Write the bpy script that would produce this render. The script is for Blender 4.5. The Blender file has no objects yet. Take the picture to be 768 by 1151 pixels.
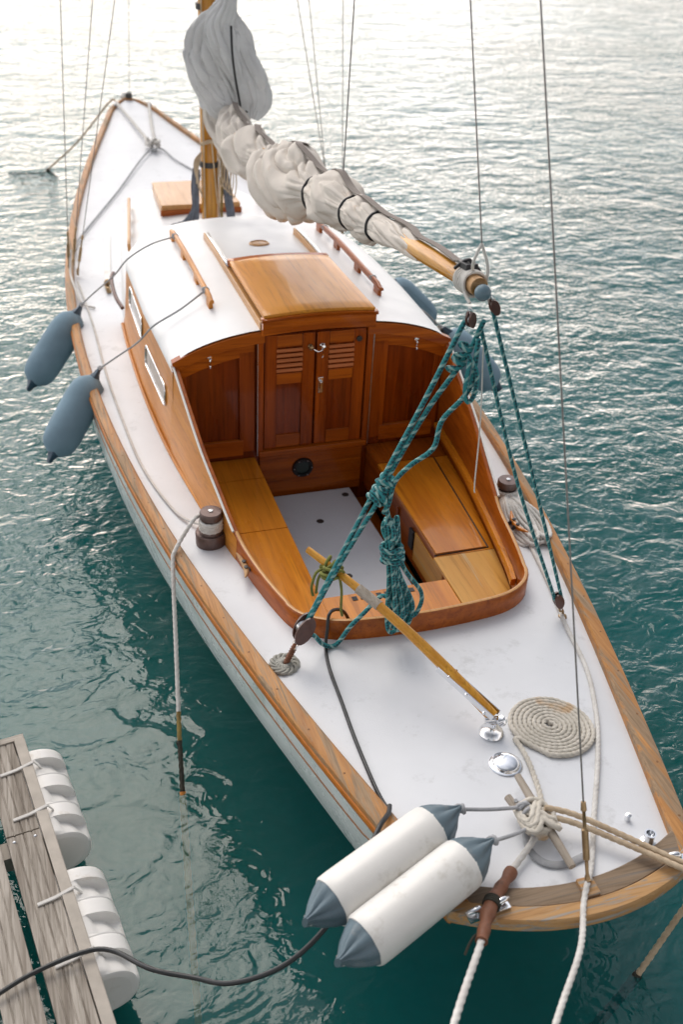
import bpy, math, random
from mathutils import Vector, Matrix, noise
R_ = math.radians
rnd = random.Random(7)
S = bpy.context.scene
COL = S.collection
PI = math.pi

# ------------------------------------------------------------------ camera
cd = bpy.data.cameras.new("camera"); cam = bpy.data.objects.new("camera", cd); COL.objects.link(cam)
yaw, pit, rol = 0.3351, 0.5856, 0.0577
f = Vector((math.sin(yaw)*math.cos(pit), math.cos(yaw)*math.cos(pit), -math.sin(pit)))
r0 = Vector((math.cos(yaw), -math.sin(yaw), 0)); u0 = r0.cross(f)
r = math.cos(rol)*r0+math.sin(rol)*u0; u = -math.sin(rol)*r0+math.cos(rol)*u0
CP = Vector((-1.3866, -7.0131, 3.288))
cam.matrix_world = Matrix(((r.x, u.x, -f.x, CP.x), (r.y, u.y, -f.y, CP.y), (r.z, u.z, -f.z, CP.z), (0, 0, 0, 1)))
cd.sensor_fit = 'VERTICAL'; cd.sensor_height = 36; cd.sensor_width = 24; cd.lens = 37.75
cd.clip_end = 5000; cd.clip_start = 0.05
cd.dof.use_dof = True; cd.dof.focus_distance = 3.9; cd.dof.aperture_fstop = 2.4
S.camera = cam

# ------------------------------------------------------------------ sky and sun
SUN_EL, SUN_AZ = 49.0, -6.0        # azimuth measured from +Y (ahead of the bow) towards +X
wd = bpy.data.worlds.new("World"); S.world = wd; wd.use_nodes = True
nt = wd.node_tree; nt.nodes.clear()
sky = nt.nodes.new('ShaderNodeTexSky'); sky.sky_type = 'NISHITA'; sky.sun_disc = False
sky.sun_elevation = R_(SUN_EL); sky.sun_rotation = R_(SUN_AZ)
sky.air_density = 1.0; sky.dust_density = 4.0; sky.ozone_density = 1.5
tc = nt.nodes.new('ShaderNodeTexCoord')
mp = nt.nodes.new('ShaderNodeMapping'); mp.inputs['Scale'].default_value = (1, 1, 2.2)
nz = nt.nodes.new('ShaderNodeTexNoise'); nz.inputs['Scale'].default_value = 2.2; nz.inputs['Detail'].default_value = 5; nz.inputs['Roughness'].default_value = .55
rp = nt.nodes.new('ShaderNodeValToRGB'); rp.color_ramp.elements[0].position = .42; rp.color_ramp.elements[1].position = .62
rp.color_ramp.elements[0].color = (.5, .5, .5, 1); rp.color_ramp.elements[1].color = (.95, .95, .95, 1)
mx = nt.nodes.new('ShaderNodeMix'); mx.data_type = 'RGBA'; mx.inputs[7].default_value = (8.9, 8.9, 9.1, 1)
bg = nt.nodes.new('ShaderNodeBackground'); bg.inputs['Strength'].default_value = 0.06
wo = nt.nodes.new('ShaderNodeOutputWorld')
L = nt.links.new
L(tc.outputs['Generated'], mp.inputs['Vector']); L(mp.outputs[0], nz.inputs['Vector']); L(nz.outputs[0], rp.inputs[0])
L(rp.outputs[0], mx.inputs[0]); L(sky.outputs[0], mx.inputs[6])
# thin cloud glows round the hidden sun, is pale near the horizon and duller behind the camera
def vdot(v):
    n = nt.nodes.new('ShaderNodeVectorMath'); n.operation = 'DOT_PRODUCT'; L(tc.outputs['Generated'], n.inputs[0]); n.inputs[1].default_value = v; return n.outputs['Value']
def mrange(x, a, b, c, d):
    n = nt.nodes.new('ShaderNodeMapRange'); n.interpolation_type = 'SMOOTHSTEP'
    for i, v in enumerate((a, b, c, d)): n.inputs[i+1].default_value = v
    L(x, n.inputs[0]); return n.outputs[0]
def wm(op, a, b):
    n = nt.nodes.new('ShaderNodeMath'); n.operation = op; L(a, n.inputs[0]); L(b, n.inputs[1]); return n.outputs[0]
sdv = (math.sin(R_(-8))*math.cos(R_(48)), math.cos(R_(-8))*math.cos(R_(48)), math.sin(R_(48)))      # brightest bank of cloud
glow = mrange(vdot(sdv), .30, 1.0, 0.0, 1.3)
base = mrange(vdot((-0.42, .91, 0)), .15, .95, .46, 1.12)
hor = mrange(vdot((0, 0, 1)), .10, .48, 4.8, .92)
fac = wm('ADD', wm('MULTIPLY', base, hor), glow)
vm = nt.nodes.new('ShaderNodeVectorMath'); vm.operation = 'SCALE'; L(mx.outputs[2], vm.inputs[0]); L(fac, vm.inputs['Scale'])
tint = nt.nodes.new('ShaderNodeMix'); tint.data_type = 'RGBA'; tint.inputs[6].default_value = (1.08, .99, .91, 1); tint.inputs[7].default_value = (.98, 1.0, 1.03, 1)
L(mrange(vdot((0, 0, 1)), .02, .55, 0., 1.), tint.inputs[0])
tm = nt.nodes.new('ShaderNodeVectorMath'); tm.operation = 'MULTIPLY'; L(vm.outputs[0], tm.inputs[0]); L(tint.outputs[2], tm.inputs[1])
L(tm.outputs[0], bg.inputs[0]); L(bg.outputs[0], wo.inputs[0])
sl = bpy.data.lights.new("sun", 'SUN'); sl.energy = 1.05; sl.angle = R_(34); sl.color = (1, .93, .84)
so = bpy.data.objects.new("sun", sl); COL.objects.link(so)
sd = Vector((math.sin(R_(SUN_AZ))*math.cos(R_(SUN_EL)), math.cos(R_(SUN_AZ))*math.cos(R_(SUN_EL)), math.sin(R_(SUN_EL))))
so.rotation_euler = sd.to_track_quat('Z', 'Y').to_euler(); so.location = sd*30
S.view_settings.view_transform = 'Standard'; S.view_settings.look = 'None'
S.view_settings.gamma = 1; S.view_settings.exposure = 0.36

# ------------------------------------------------------------------ materials
def newmat(name):
    m = bpy.data.materials.new(name); m.use_nodes = True
    return m, m.node_tree, m.node_tree.nodes['Principled BSDF']
def N(nt, t, **kw):
    n = nt.nodes.new(t)
    for k, v in kw.items():
        try: n.inputs[k].default_value = v
        except Exception: setattr(n, k, v)
    return n
def ramp(nt, fac, stops):
    n = nt.nodes.new('ShaderNodeValToRGB'); e = n.color_ramp.elements
    while len(e) < len(stops): e.new(.5)
    for k, (p, c) in enumerate(stops):
        e[k].position = p; e[k].color = (c, c, c, 1) if isinstance(c, (int, float)) else (*c, 1)
    nt.links.new(fac, n.inputs[0]); return n.outputs[0]
def mixc(nt, fac, a, b, mode='MIX'):
    n = nt.nodes.new('ShaderNodeMix'); n.data_type = 'RGBA'; n.blend_type = mode
    for i, v in ((0, fac), (6, a), (7, b)):
        if isinstance(v, (int, float)): n.inputs[i].default_value = v
        elif isinstance(v, tuple): n.inputs[i].default_value = (*v, 1)
        else: nt.links.new(v, n.inputs[i])
    return n.outputs[2]
def coords(nt, scale=(1, 1, 1), rot=(0, 0, 0), src='Object'):
    t = nt.nodes.new('ShaderNodeTexCoord'); m = nt.nodes.new('ShaderNodeMapping')
    m.inputs['Scale'].default_value = scale; m.inputs['Rotation'].default_value = rot
    nt.links.new(t.outputs[src], m.inputs[0]); return m.outputs[0]
def noise_t(nt, vec, scale, detail=4, rough=.6, dist=0):
    n = N(nt, 'ShaderNodeTexNoise', Scale=scale, Detail=detail, Roughness=rough, Distortion=dist)
    nt.links.new(vec, n.inputs['Vector']); return n.outputs[0]
def bump(nt, b, h, strength=.3, dist=.002):
    n = N(nt, 'ShaderNodeBump', Strength=strength, Distance=dist)
    nt.links.new(h, n.inputs['Height']); nt.links.new(n.outputs[0], b.inputs['Normal']); return n
def plain(name, c, rough=.5, metal=0, var=.12, vs=9, bs=.15, bd=.001, bsc=120, coat=0, dirt=None):
    m, nt, b = newmat(name)
    v = coords(nt); n1 = noise_t(nt, v, vs, 5)
    c0 = tuple(x*(1-var) for x in c); c1 = tuple(min(1, x*(1+var*.6)) for x in c)
    col = mixc(nt, ramp(nt, n1, [(.3, 0.), (.7, 1.)]), c0, c1)
    if dirt:
        n3 = noise_t(nt, v, dirt[1], 8, .7); col = mixc(nt, ramp(nt, n3, [(dirt[2], 0.), (dirt[2]+.12, dirt[3])]), col, dirt[0])
    nt.links.new(col, b.inputs['Base Color'])
    b.inputs['Metallic'].default_value = metal
    nt.links.new(ramp(nt, noise_t(nt, v, vs*2.3, 4), [(.3, max(.02, rough-.08)), (.7, min(1, rough+.08))]), b.inputs['Roughness'])
    b.inputs['Coat Weight'].default_value = coat
    if bs: bump(nt, b, noise_t(nt, v, bsc, 3), bs, bd)
    return m
def wood(name, dark, light, axis=1, rough=.28, coat=.5, grain=34, weather=None, wearcol=(.32, .27, .22), board=0, contrast=1.0, wscale=2.2):
    m, nt, b = newmat(name)
    st = [grain]*3; st[axis] = grain*.045
    v = coords(nt, tuple(st)); n1 = noise_t(nt, v, 1.0, 6, .62, .6)
    v2 = coords(nt, tuple((1.6 if i == axis else 5) for i in range(3))); n2 = noise_t(nt, v2, 1.0, 4, .6)
    v3 = coords(nt, tuple(s*3.2 for s in st)); n3 = noise_t(nt, v3, 1.0, 3, .7)
    k = .22/contrast
    col = mixc(nt, ramp(nt, n1, [(.5-k, 0.), (.5+k, 1.)]), dark, light)
    mid = tuple((a+b_)*.5*.82 for a, b_ in zip(dark, light))
    col = mixc(nt, ramp(nt, n2, [(.35, 0.), (.7, .55)]), col, mid)
    col = mixc(nt, ramp(nt, n3, [(.52, 0.), (.66, .45)]), col, tuple(x*.55 for x in dark))
    rr = ramp(nt, n2, [(.3, max(.05, rough-.1)), (.7, rough+.12)])
    if weather is not None:
        vw = coords(nt, tuple((wscale*.28 if i == axis else wscale*5) for i in range(3))); nw = noise_t(nt, vw, 1.0, 9, .68, .8)
        fac = ramp(nt, nw, [(weather, 0.), (weather+.07, 1.)])
        wc = mixc(nt, ramp(nt, n3, [(.35, 0.), (.65, 1.)]), tuple(x*.62 for x in wearcol), wearcol)
        col = mixc(nt, fac, col, wc)
        mm = nt.nodes.new('ShaderNodeMath'); mm.operation = 'MAXIMUM'; nt.links.new(rr, mm.inputs[0])
        m2 = nt.nodes.new('ShaderNodeMath'); m2.operation = 'MULTIPLY'; m2.inputs[1].default_value = .75; nt.links.new(fac, m2.inputs[0]); nt.links.new(m2.outputs[0], mm.inputs[1])
        rr = mm.outputs[0]; coat *= .4
    nt.links.new(col, b.inputs['Base Color']); nt.links.new(rr, b.inputs['Roughness'])
    b.inputs['Coat Weight'].default_value = coat; b.inputs['Coat Roughness'].default_value = .06; b.inputs['Specular IOR Level'].default_value = .22
    bump(nt, b, n1, .25, .0012)
    return m
M = {}
M['deck'] = plain('deck_paint', (.72, .73, .75), .5, var=.05, vs=2.5, bs=.4, bd=.0014, bsc=210, dirt=((.38, .38, .37), 8, .575, .36))
M['roof'] = plain('roof_paint', (.76, .765, .77), .4, var=.04, vs=3, bs=.2, bd=.001, bsc=150, dirt=((.5, .5, .48), 6, .64, .25))
M['hull'] = plain('hull_paint', (.60, .655, .645), .3, var=.12, vs=3, bs=.1, dirt=((.30, .40, .36), 3.5, .55, .5))
M['stripe'] = plain('stripe_brown', (.30, .14, .06), .5)
M['rail'] = wood('toe_rail_wood', (.33, .135, .038), (.57, .285, .095), 1, .5, .08, 40, weather=.49, wearcol=(.37, .25, .15), wscale=5)
M['strake'] = wood('strake_wood', (.36, .11, .012), (.60, .21, .03), 1, .4, .15, 40, weather=.6, wearcol=(.36, .27, .2))
M['transom_out'] = wood('transom_cap_wood', (.40, .19, .065), (.60, .37, .17), 0, .55, .05, 30, weather=.50, wearcol=(.40, .36, .31), wscale=9)
M['transom_in'] = wood('transom_deck_wood', (.20, .14, .09), (.34, .25, .17), 0, .7, .0, 40, weather=.56, wearcol=(.22, .2, .18), wscale=4)
M['mahog'] = wood('mahogany_dark', (.07, .009, .001), (.34, .058, .003), 2, .3, .55, 22)
M['mahog_x'] = wood('mahogany_trim', (.24, .042, .003), (.56, .145, .009), 0, .32, .3, 24)
M['mahog_z'] = wood('mahogany_stile', (.15, .022, .002), (.45, .095, .006), 2, .32, .3, 24)
M['louvre'] = wood('louvre_worn_wood', (.42, .11, .03), (.62, .22, .07), 0, .5, .1, 24)
M['mahog_y'] = wood('mahogany_coaming', (.20, .036, .003), (.50, .13, .009), 1, .34, .25, 24)
M['side'] = wood('cabin_side_wood', (.50, .17, .022), (.72, .31, .055), 1, .42, .15, 20, contrast=.8)
M['seat'] = wood('seat_varnish', (.50, .145, .008), (.80, .30, .02), 1, .28, .55, 20, contrast=1.15)
M['seat_worn'] = wood('seat_varnish_worn', (.60, .27, .05), (.78, .44, .11), 1, .35, .2, 20, weather=.58, wearcol=(.62, .48, .28), wscale=3)
M['hatch'] = wood('hatch_varnish', (.56, .20, .016), (.76, .34, .035), 1, .38, .22, 16, contrast=.7)
M['pale'] = wood('pale_hatch_wood', (.52, .25, .075), (.66, .36, .13), 1, .4, .3, 20, contrast=.6)
M['spar'] = wood('spar_varnish', (.44, .16, .012), (.66, .32, .03), 2, .2, .8, 30)
M['spar_y'] = wood('boom_varnish', (.48, .19, .018), (.70, .36, .045), 1, .3, .35, 30)
M['ash'] = wood('raw_ash_wood', (.42, .24, .11), (.60, .38, .2), 1, .55, .0, 60)
M['grey_wood'] = wood('grey_weathered_wood', (.30, .25, .2), (.50, .44, .37), 1, .8, .0, 60)
M['dock'] = wood('dock_board_wood', (.22, .185, .15), (.50, .45, .39), 1, .9, .0, 45, contrast=1.9)
M['dock_beam'] = plain('dock_edge_beam', (.46, .41, .35), .8, var=.15, vs=14, bs=.4)
M['chrome'] = plain('chrome', (.82, .83, .85), .12, 1, var=.05, bs=.0)
M['steel'] = plain('dull_steel', (.55, .56, .57), .32, 1, var=.15, bs=.1)
M['brass'] = plain('old_bronze', (.36, .25, .14), .4, 1, var=.3, vs=40)
M['bronze'] = plain('winch_bronze', (.14, .095, .085), .42, .55, var=.25, vs=30, coat=.1)
M['wire'] = plain('wire_rope', (.20, .19, .18), .45, .8, bs=0)
M['black'] = plain('black_rubber', (.012, .012, .014), .45, bs=.1)
M['dark'] = plain('dark_fitting', (.03, .028, .026), .5)
M['cable'] = plain('grey_black_cable', (.016, .018, .019), .42, bs=0)
M['blueball'] = plain('grey_blue_plastic', (.12, .19, .23), .4)
M['sole'] = plain('sole_paint', (.62, .655, .69), .5, var=.05, vs=4, bs=.2, bsc=200, dirt=((.4, .42, .44), 6, .6, .3))
M['fblue'] = plain('fender_blue_cloth', (.195, .295, .365), .85, var=.14, vs=6, bs=.5, bd=.001, bsc=500)
M['fend'] = plain('fender_grey_rubber', (.115, .165, .195), .5, var=.15, vs=14, dirt=((.3, .27, .24), 12, .6, .4))
M['navy'] = plain('fender_navy_cap', (.035, .07, .105), .45)
M['fwhite'] = plain('fender_white_vinyl', (.74, .72, .68), .4, var=.05, vs=6, coat=.1, dirt=((.45, .41, .34), 9, .55, .55))
M['float'] = plain('float_white_plastic', (.78, .76, .73), .38, var=.04, vs=8, dirt=((.46, .36, .24), 7, .58, .5))
M['sailA'] = plain('sail_cloth_blue_grey', (.68, .68, .675), .8, var=.12, vs=7, bs=.4, bd=.002, bsc=45, dirt=((.36, .33, .34), 9, .6, .4))
M['sailB'] = plain('sail_cloth_cream', (.62, .565, .50), .8, var=.1, vs=8, bs=.4, bd=.002, bsc=40, dirt=((.44, .30, .18), 9, .6, .5))
M['webbing'] = plain('grey_brown_webbing', (.22, .185, .16), .8, bs=.4, bsc=300)
M['rag'] = plain('blue_grey_cloth_strips', (.15, .165, .20), .85, var=.25, vs=30)
M['leather'] = plain('leather_sleeve', (.20, .075, .035), .6, var=.3, vs=30, bs=.5, bsc=80, dirt=((.05, .03, .02), 30, .55, .7))
M['blockshell'] = plain('block_shell', (.085, .032, .022), .4, var=.3, vs=30, coat=.3)
M['olive'] = plain('olive_cord', (.17, .18, .035), .8, var=.25, vs=60)
M['glass'] = plain('window_dark_glass', (.25, .2, .14), .08, bs=0)
def ropemat(name, c, c2, rough=.85, stain=None):
    m, nt, b = newmat(name)
    v = coords(nt); n1 = noise_t(nt, v, 14, 6, .7)
    col = mixc(nt, ramp(nt, n1, [(.35, 0.), (.65, 1.)]), c, c2)
    if stain: col = mixc(nt, ramp(nt, noise_t(nt, v, 7, 3), [(stain[1], 0.), (stain[1]+.1, .8)]), col, stain[0])
    nt.links.new(col, b.inputs['Base Color']); b.inputs['Roughness'].default_value = rough
    bump(nt, b, noise_t(nt, v, 900, 2), .5, .001); return m
M['rope_white'] = ropemat('rope_white', (.56, .53, .49), (.70, .68, .64))
M['rope_cream'] = ropemat('rope_cream', (.50, .46, .39), (.66, .61, .53), stain=((.50, .32, .16), .63))
M['rope_tan'] = ropemat('rope_tan', (.42, .31, .20), (.58, .46, .32))
M['rope_grey'] = ropemat('rope_grey', (.30, .31, .32), (.44, .44, .45))
M['rope_moss'] = ropemat('rope_mossy', (.20, .13, .05), (.34, .24, .07))
M['rope_wet'] = ropemat('rope_weedy', (.50, .17, .03), (.68, .27, .06))
M['rope_dark'] = ropemat('rope_wet_dark', (.02, .02, .015), (.05, .045, .03))
M['mat'] = ropemat('rope_mat_grey', (.30, .29, .25), (.50, .49, .44))
def teal():
    m, nt, b = newmat('rope_teal_braid')
    v = coords(nt, (1, 1, 1), (0, 0, R_(45)), 'UV')
    ck = N(nt, 'ShaderNodeTexChecker', Scale=5.6); nt.links.new(v, ck.inputs['Vector'])
    ck2 = N(nt, 'ShaderNodeTexChecker', Scale=2.8); nt.links.new(v, ck2.inputs['Vector'])
    a = mixc(nt, ck2.outputs[1], (.010, .050, .065), (.02, .19, .20))
    col = mixc(nt, ck.outputs[1], (.02, .20, .215), a)
    w = N(nt, 'ShaderNodeTexWave', Scale=.42); w.bands_direction = 'X'; nt.links.new(v, w.inputs['Vector'])
    col = mixc(nt, ramp(nt, w.outputs[1], [(.84, 0.), (.92, .8)]), col, (.28, .44, .41))
    nt.links.new(col, b.inputs['Base Color']); b.inputs['Roughness'].default_value = .8
    bump(nt, b, ck.outputs[1], .4, .0015); return m
M['teal'] = teal()

# ------------------------------------------------------------------ mesh helpers
class MB:
    def __init__(s): s.v = []; s.f = []; s.uv = []
    def add(s, vs, fs, uvs=None):
        o = len(s.v); s.v += [tuple(p) for p in vs]
        for k, fc in enumerate(fs):
            s.f.append([i+o for i in fc]); s.uv.append(uvs[k] if uvs else [(0, 0)]*len(fc))
        return s
    def box(s, c, d, rot=None):
        x, y, z = [t/2 for t in d]
        P = [Vector((a*x, b*y, e*z)) for a in (-1, 1) for b in (-1, 1) for e in (-1, 1)]
        if rot is not None: P = [rot @ p for p in P]
        c = Vector(c); P = [p+c for p in P]
        return s.add(P, [(0, 1, 3, 2), (4, 6, 7, 5), (0, 4, 5, 1), (2, 3, 7, 6), (0, 2, 6, 4), (1, 5, 7, 3)])
    def grid(s, rows, close=False):
        nr = len(rows); nc = len(rows[0]); V = [p for rw in rows for p in rw]; F = []
        for i in range(nr-1):
            for j in range(nc-(0 if close else 1)):
                k = (j+1) % nc; F.append((i*nc+j, i*nc+k, (i+1)*nc+k, (i+1)*nc+j))
        return s.add(V, F)
    def cap(s, ring, flip=False):
        return s.add(ring, [tuple(range(len(ring)))[::-1] if flip else tuple(range(len(ring)))])
    def lathe(s, prof, c=(0, 0, 0), n=28, axis=(0, 0, 1)):
        q = Vector((0, 0, 1)).rotation_difference(Vector(axis).normalized()); c = Vector(c)
        rows = [[c+q @ Vector((rr*math.cos(2*PI*j/n), rr*math.sin(2*PI*j/n), z)) for j in range(n)] for rr, z in prof]
        s.grid(rows, True)
        if prof[0][0] > 1e-6: s.cap(rows[0], True)
        if prof[-1][0] > 1e-6: s.cap(rows[-1])
        return s
    def tube(s, path, rad, n=10, strand=0, pitch=None, amp=.16, caps=True, ell=None, up=None):
        P = [Vector(p) for p in path]; m = len(P)
        T = []
        for i in range(m):
            t = (P[min(i+1, m-1)]-P[max(i-1, 0)]); T.append(t.normalized() if t.length > 1e-9 else Vector((0, 0, 1)))
        ref = Vector(up) if up else (Vector((0, 0, 1)) if abs(T[0].z) < .9 else Vector((1, 0, 0)))
        nrm = (ref-T[0]*ref.dot(T[0])).normalized(); rows = []; d = 0; ds = []
        for i in range(m):
            if i:
                d += (P[i]-P[i-1]).length
                if up: nrm = (ref-T[i]*ref.dot(T[i]))
                else: nrm = nrm-T[i]*nrm.dot(T[i])
                nrm = nrm.normalized() if nrm.length > 1e-6 else nrm
            b = T[i].cross(nrm).normalized(); R = rad(i/(m-1)) if callable(rad) else rad
            ring = []
            for j in range(n):
                a = 2*PI*j/n; k = 1
                if strand: k = 1+amp*(abs(math.cos(strand/2*(a-2*PI*d/pitch)))*2-1.2)
                ex, ey = ell if ell else (1, 1)
                ring.append(P[i]+(nrm*math.cos(a)*ex+b*math.sin(a)*ey)*R*k)
            rows.append(ring); ds.append(d)
        o = len(s.v); s.v += [tuple(p) for rw in rows for p in rw]
        r_ = rad(.5) if callable(rad) else rad
        for i in range(m-1):
            for j in range(n):
                k = (j+1) % n; s.f.append([o+i*n+j, o+i*n+k, o+(i+1)*n+k, o+(i+1)*n+j])
                a, b2 = ds[i]/(2*PI*r_), ds[i+1]/(2*PI*r_); s.uv.append([(j/n, a), ((j+1)/n, a), ((j+1)/n, b2), (j/n, b2)])
        if caps: s.cap(rows[0], True); s.cap(rows[-1])
        return s
    def build(s, name, mat, parent=None, smooth=True, bevel=0, label=None, solid=0, sub=0, angle=40):
        me = bpy.data.meshes.new(name); me.from_pydata(s.v, [], s.f); me.materials.append(M[mat] if isinstance(mat, str) else mat)
        ul = me.uv_layers.new(name='UVMap'); k = 0
        for fc in s.uv:
            for q in fc: ul.data[k].uv = q; k += 1
        if smooth:
            for p in me.polygons: p.use_smooth = True
            try: me.set_sharp_from_angle(angle=R_(angle))
            except Exception: pass
        me.update()
        o = bpy.data.objects.new(name, me); COL.objects.link(o)
        if solid: md = o.modifiers.new('solid', 'SOLIDIFY'); md.thickness = solid; md.offset = -1
        if bevel:
            md = o.modifiers.new('bevel', 'BEVEL'); md.width = bevel; md.segments = 2; md.limit_method = 'ANGLE'; md.angle_limit = R_(40)
        if sub: md = o.modifiers.new('sub', 'SUBSURF'); md.levels = md.render_levels = sub
        if parent: o.parent = parent
        if label: o['label'] = label
        return o
def tag(o, label, cat, group=None):
    o['label'] = label; o['category'] = cat
    if group: o['group'] = group
    return o
def thing(name, label, cat, loc=(0, 0, 0), group=None):
    o = bpy.data.objects.new(name, None); COL.objects.link(o); o.empty_display_size = .1
    ROOT[o.name] = Vector(loc); o.location = loc
    return tag(o, label, cat, group)
ROOT = {}
def adopt(child, root):          # child mesh given in world coordinates under a root with an offset
    child.parent = root; child.location = -ROOT.get(root.name, Vector((0, 0, 0))); return child
def cr(pts, step=.02, closed=False):        # Catmull-Rom resampling
    P = [Vector(p) for p in pts]; n = len(P); out = []
    for i in range(n if closed else n-1):
        a = P[(i-1) % n] if closed or i > 0 else P[0]*2-P[1]
        b = P[i]; c = P[(i+1) % n]; d = P[(i+2) % n] if closed or i+2 < n else P[-1]*2-P[-2]
        k = max(2, int((c-b).length/step))
        for j in range(k):
            t = j/k; out.append(.5*((2*b)+(c-a)*t+(2*a-5*b+4*c-d)*t*t+(3*b-a-3*c+d)*t**3))
    out.append(P[0] if closed else P[-1]); return out
def even(path, step):
    P = [Vector(p) for p in path]; out = [P[0]]; acc = 0
    for a, b in zip(P, P[1:]):
        l = (b-a).length; t = step-acc
        while t <= l: out.append(a.lerp(b, t/l)); t += step
        acc = l-(t-step)
    if (out[-1]-P[-1]).length > step*.2: out.append(P[-1])
    return out
def rope(mb, pts, r=.008, lay=3, smooth=True):
    p = cr(pts, .015) if smooth else pts
    if lay: p = even(p, r*.75); return mb.tube(p, r, 12, lay, r*8.5)
    return mb.tube(even(p, r*1.5), r, 10)
def cord(mb, pts, r=.004): return mb.tube(even(cr(pts, .02), max(r*2, .006)), r, 8)
def sag(a, b, s, n=8):
    a = Vector(a); b = Vector(b); return [a.lerp(b, i/n)-Vector((0, 0, s*4*(i/n)*(1-i/n))) for i in range(n+1)]
def lerp(a, b, t): return a+(b-a)*t
def sm(t): t = max(0, min(1, t)); return t*t*(3-2*t)
def tab(T, y):
    T = sorted(T)
    if y <= T[0][0]: return T[0][1]
    for (a, p), (b, q) in zip(T, T[1:]):
        if y <= b: return p+(q-p)*(y-a)/(b-a)
    return T[-1][1]

# ------------------------------------------------------------------ hull lines
def W(y):
    if y > 3.3: return tab([(3.3, .3245), (3.54, .262), (3.68, .222), (3.78, .178), (3.86, .132), (3.92, .08), (3.96, .012)], y)
    t = y/4; return (((.0520*t+.0720)*t-.5983)*t-.3765)*t+.9772
def SB(y): t = (y+1)/4; return .5901+.099*t*t+.0134*t**3
ZK = [(-5.34, .30), (-4.96, -.02), (-4.37, -.105), (-3.74, -.23), (-3.1, -.38), (-2.46, -.54), (-.97, -.83), (.2, -.8), (1.5, -.55), (2.5, -.25), (3.3, .12), (3.7, .45), (3.96, .72)]
def zd(x, y):
    w = max(W(y), .05); return SB(y)-.03+.04*(1-min(1, (x/w)**2))
def warp(x, y):
    w = max(W(y), .05); return y-.12*(1-min(1, (x/w)**2))*sm((-y-4.85)/.48)
CO = [(-4.122, 0), (-4.12, .05), (-4.116, .12), (-4.108, .20), (-4.094, .288), (-4.07, .36), (-4.036, .425), (-3.985, .475), (-3.925, .505), (-3.8, .541), (-3.67, .567), (-3.38, .613), (-2.97, .671), (-2.47, .712), (-1.83, .738), (-1.24, .736), (-.725, .718)]
def CW(y): return tab(CO, y)

boat = thing('sailboat', 'classic wooden sailing boat with white deck, varnished cabin and open cockpit, moored stern first', 'sailboat')
ys = [-5.335, -5.3, -5.25, -5.2, -5.1, -5.0, -4.9]+[-4.8+.15*i for i in range(54)]+[3.36, 3.48, 3.58, 3.68, 3.78, 3.86, 3.92, 3.96]
ys = sorted(set(round(y, 4) for y in ys if y <= 3.96))
# hull
mb = MB(); rows = []; tk = []
for y in ys:
    row = []; zs = SB(y)-.022; zk = min(tab(ZK, y), zs-.02); w = W(y)-.006
    for j in range(-18, 19):
        s = 1-abs(j)/18; x = w*math.sqrt(max(0, 1-s*s)) if s < 1 else 0
        z = zs+(zk-zs)*s; x = math.copysign(x, j) if j else 0
        yy = warp(x if abs(j) == 18 else x, y)+1.25*(SB(y)-z)*sm((-y-4.85)/.45)
        row.append((x, yy, z))
    rows.append(row)
mb.grid(rows); mb.cap(rows[0]); mb.build('hull', 'hull', boat)
# thin painted line along the topsides
for sgn in (-1, 1):
    mb = MB(); P = []
    for y in ys:
        zs = SB(y)-.022; zk = min(tab(ZK, y), zs-.02); z = zs-.10; s = (z-zs)/(zk-zs); P.append((sgn*((W(y)-.006)*math.sqrt(max(0, 1-s*s))+.001), y+1.25*(SB(y)-z)*sm((-y-4.85)/.45), z)) if s < 1 and y > -5.2 else None
    mb.tube([p for p in P if p], .0035, 6); mb.build('topside_stripe', 'stripe', boat)
# deck with the cockpit cut out
mb = MB()
yd = sorted(set([round(-5.335+.09*i, 4) for i in range(103)]+[c[0]+.0 for c in CO[:14]]+[3.9]))
yd = [y for y in yd if y <= 3.9]
for sgn in (-1, 1):
    rows = []
    for y in yd:
        w = W(y)-.045; a = max(0, CW(y)-.012) if -4.125 <= y <= -2.40 else 0
        rows.append([(sgn*lerp(a, w, j/14), warp(lerp(a, w, j/14), y), zd(lerp(a, w, j/14), y)) for j in range(15)])
    # split where the hole starts (front): rows jump there
    k = max(i for i, y in enumerate(yd) if y <= -2.40)
    mb.grid(rows[:k+1]); mb.grid(rows[k+1:])
    y = yd[k+1]; w = W(yd[k])-.045
    mb.grid([rows[k+1], [(sgn*lerp(0, w, j/14), yd[k], zd(lerp(0, w, j/14), yd[k])) for j in range(15)]])
mb.build('deck', 'deck', boat, angle=60)
# toe rail: cap and outer rubbing strake
for sgn in (-1, 1):
    mb = MB(); ms = MB(); A = []; B = []
    for y in ys:
        if y < -5.33: y = -5.335
        w = W(y); z = SB(y); e = w-.051-.022*sm((-y-3.0)/2.2); e = max(e, .004)
        pr = [(e, z-.035), (e, z+.006), (e+.008, z+.014), (w-.012, z+.012), (w-.002, z+.004), (w, z-.008), (w-.002, z-.03)]
        pr = [(max(.002, p), q_) for p, q_ in pr]
        A.append([(sgn*p, y, q_) for p, q_ in pr])
        pr = [(w-.004, z-.012), (w+.004, z-.016), (w+.007, z-.026), (w+.004, z-.040), (w-.006, z-.048)]
        B.append([(sgn*p, y, q_) for p, q_ in pr])
    mb.grid(A); mb.cap(A[0]); mb.build('toe_rail', 'rail', boat)
    ms.grid(B); ms.cap(B[0]); ms.build('rub_strake', 'strake', boat)
M['bung'] = plain('wood_bung', (.20, .085, .022), .6)
for sgn in (-1, 1):
    mb = MB()
    for k in range(40):
        y = -5.2+k*.225; mb.lathe([(0, 0), (.0042, 0), (.004, .0008), (0, .001)], (sgn*(W(y)-.026), y, SB(y)+.0125), 8)
    o = mb.build('rail_bungs', 'bung', boat); o['kind'] = 'stuff'
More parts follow.
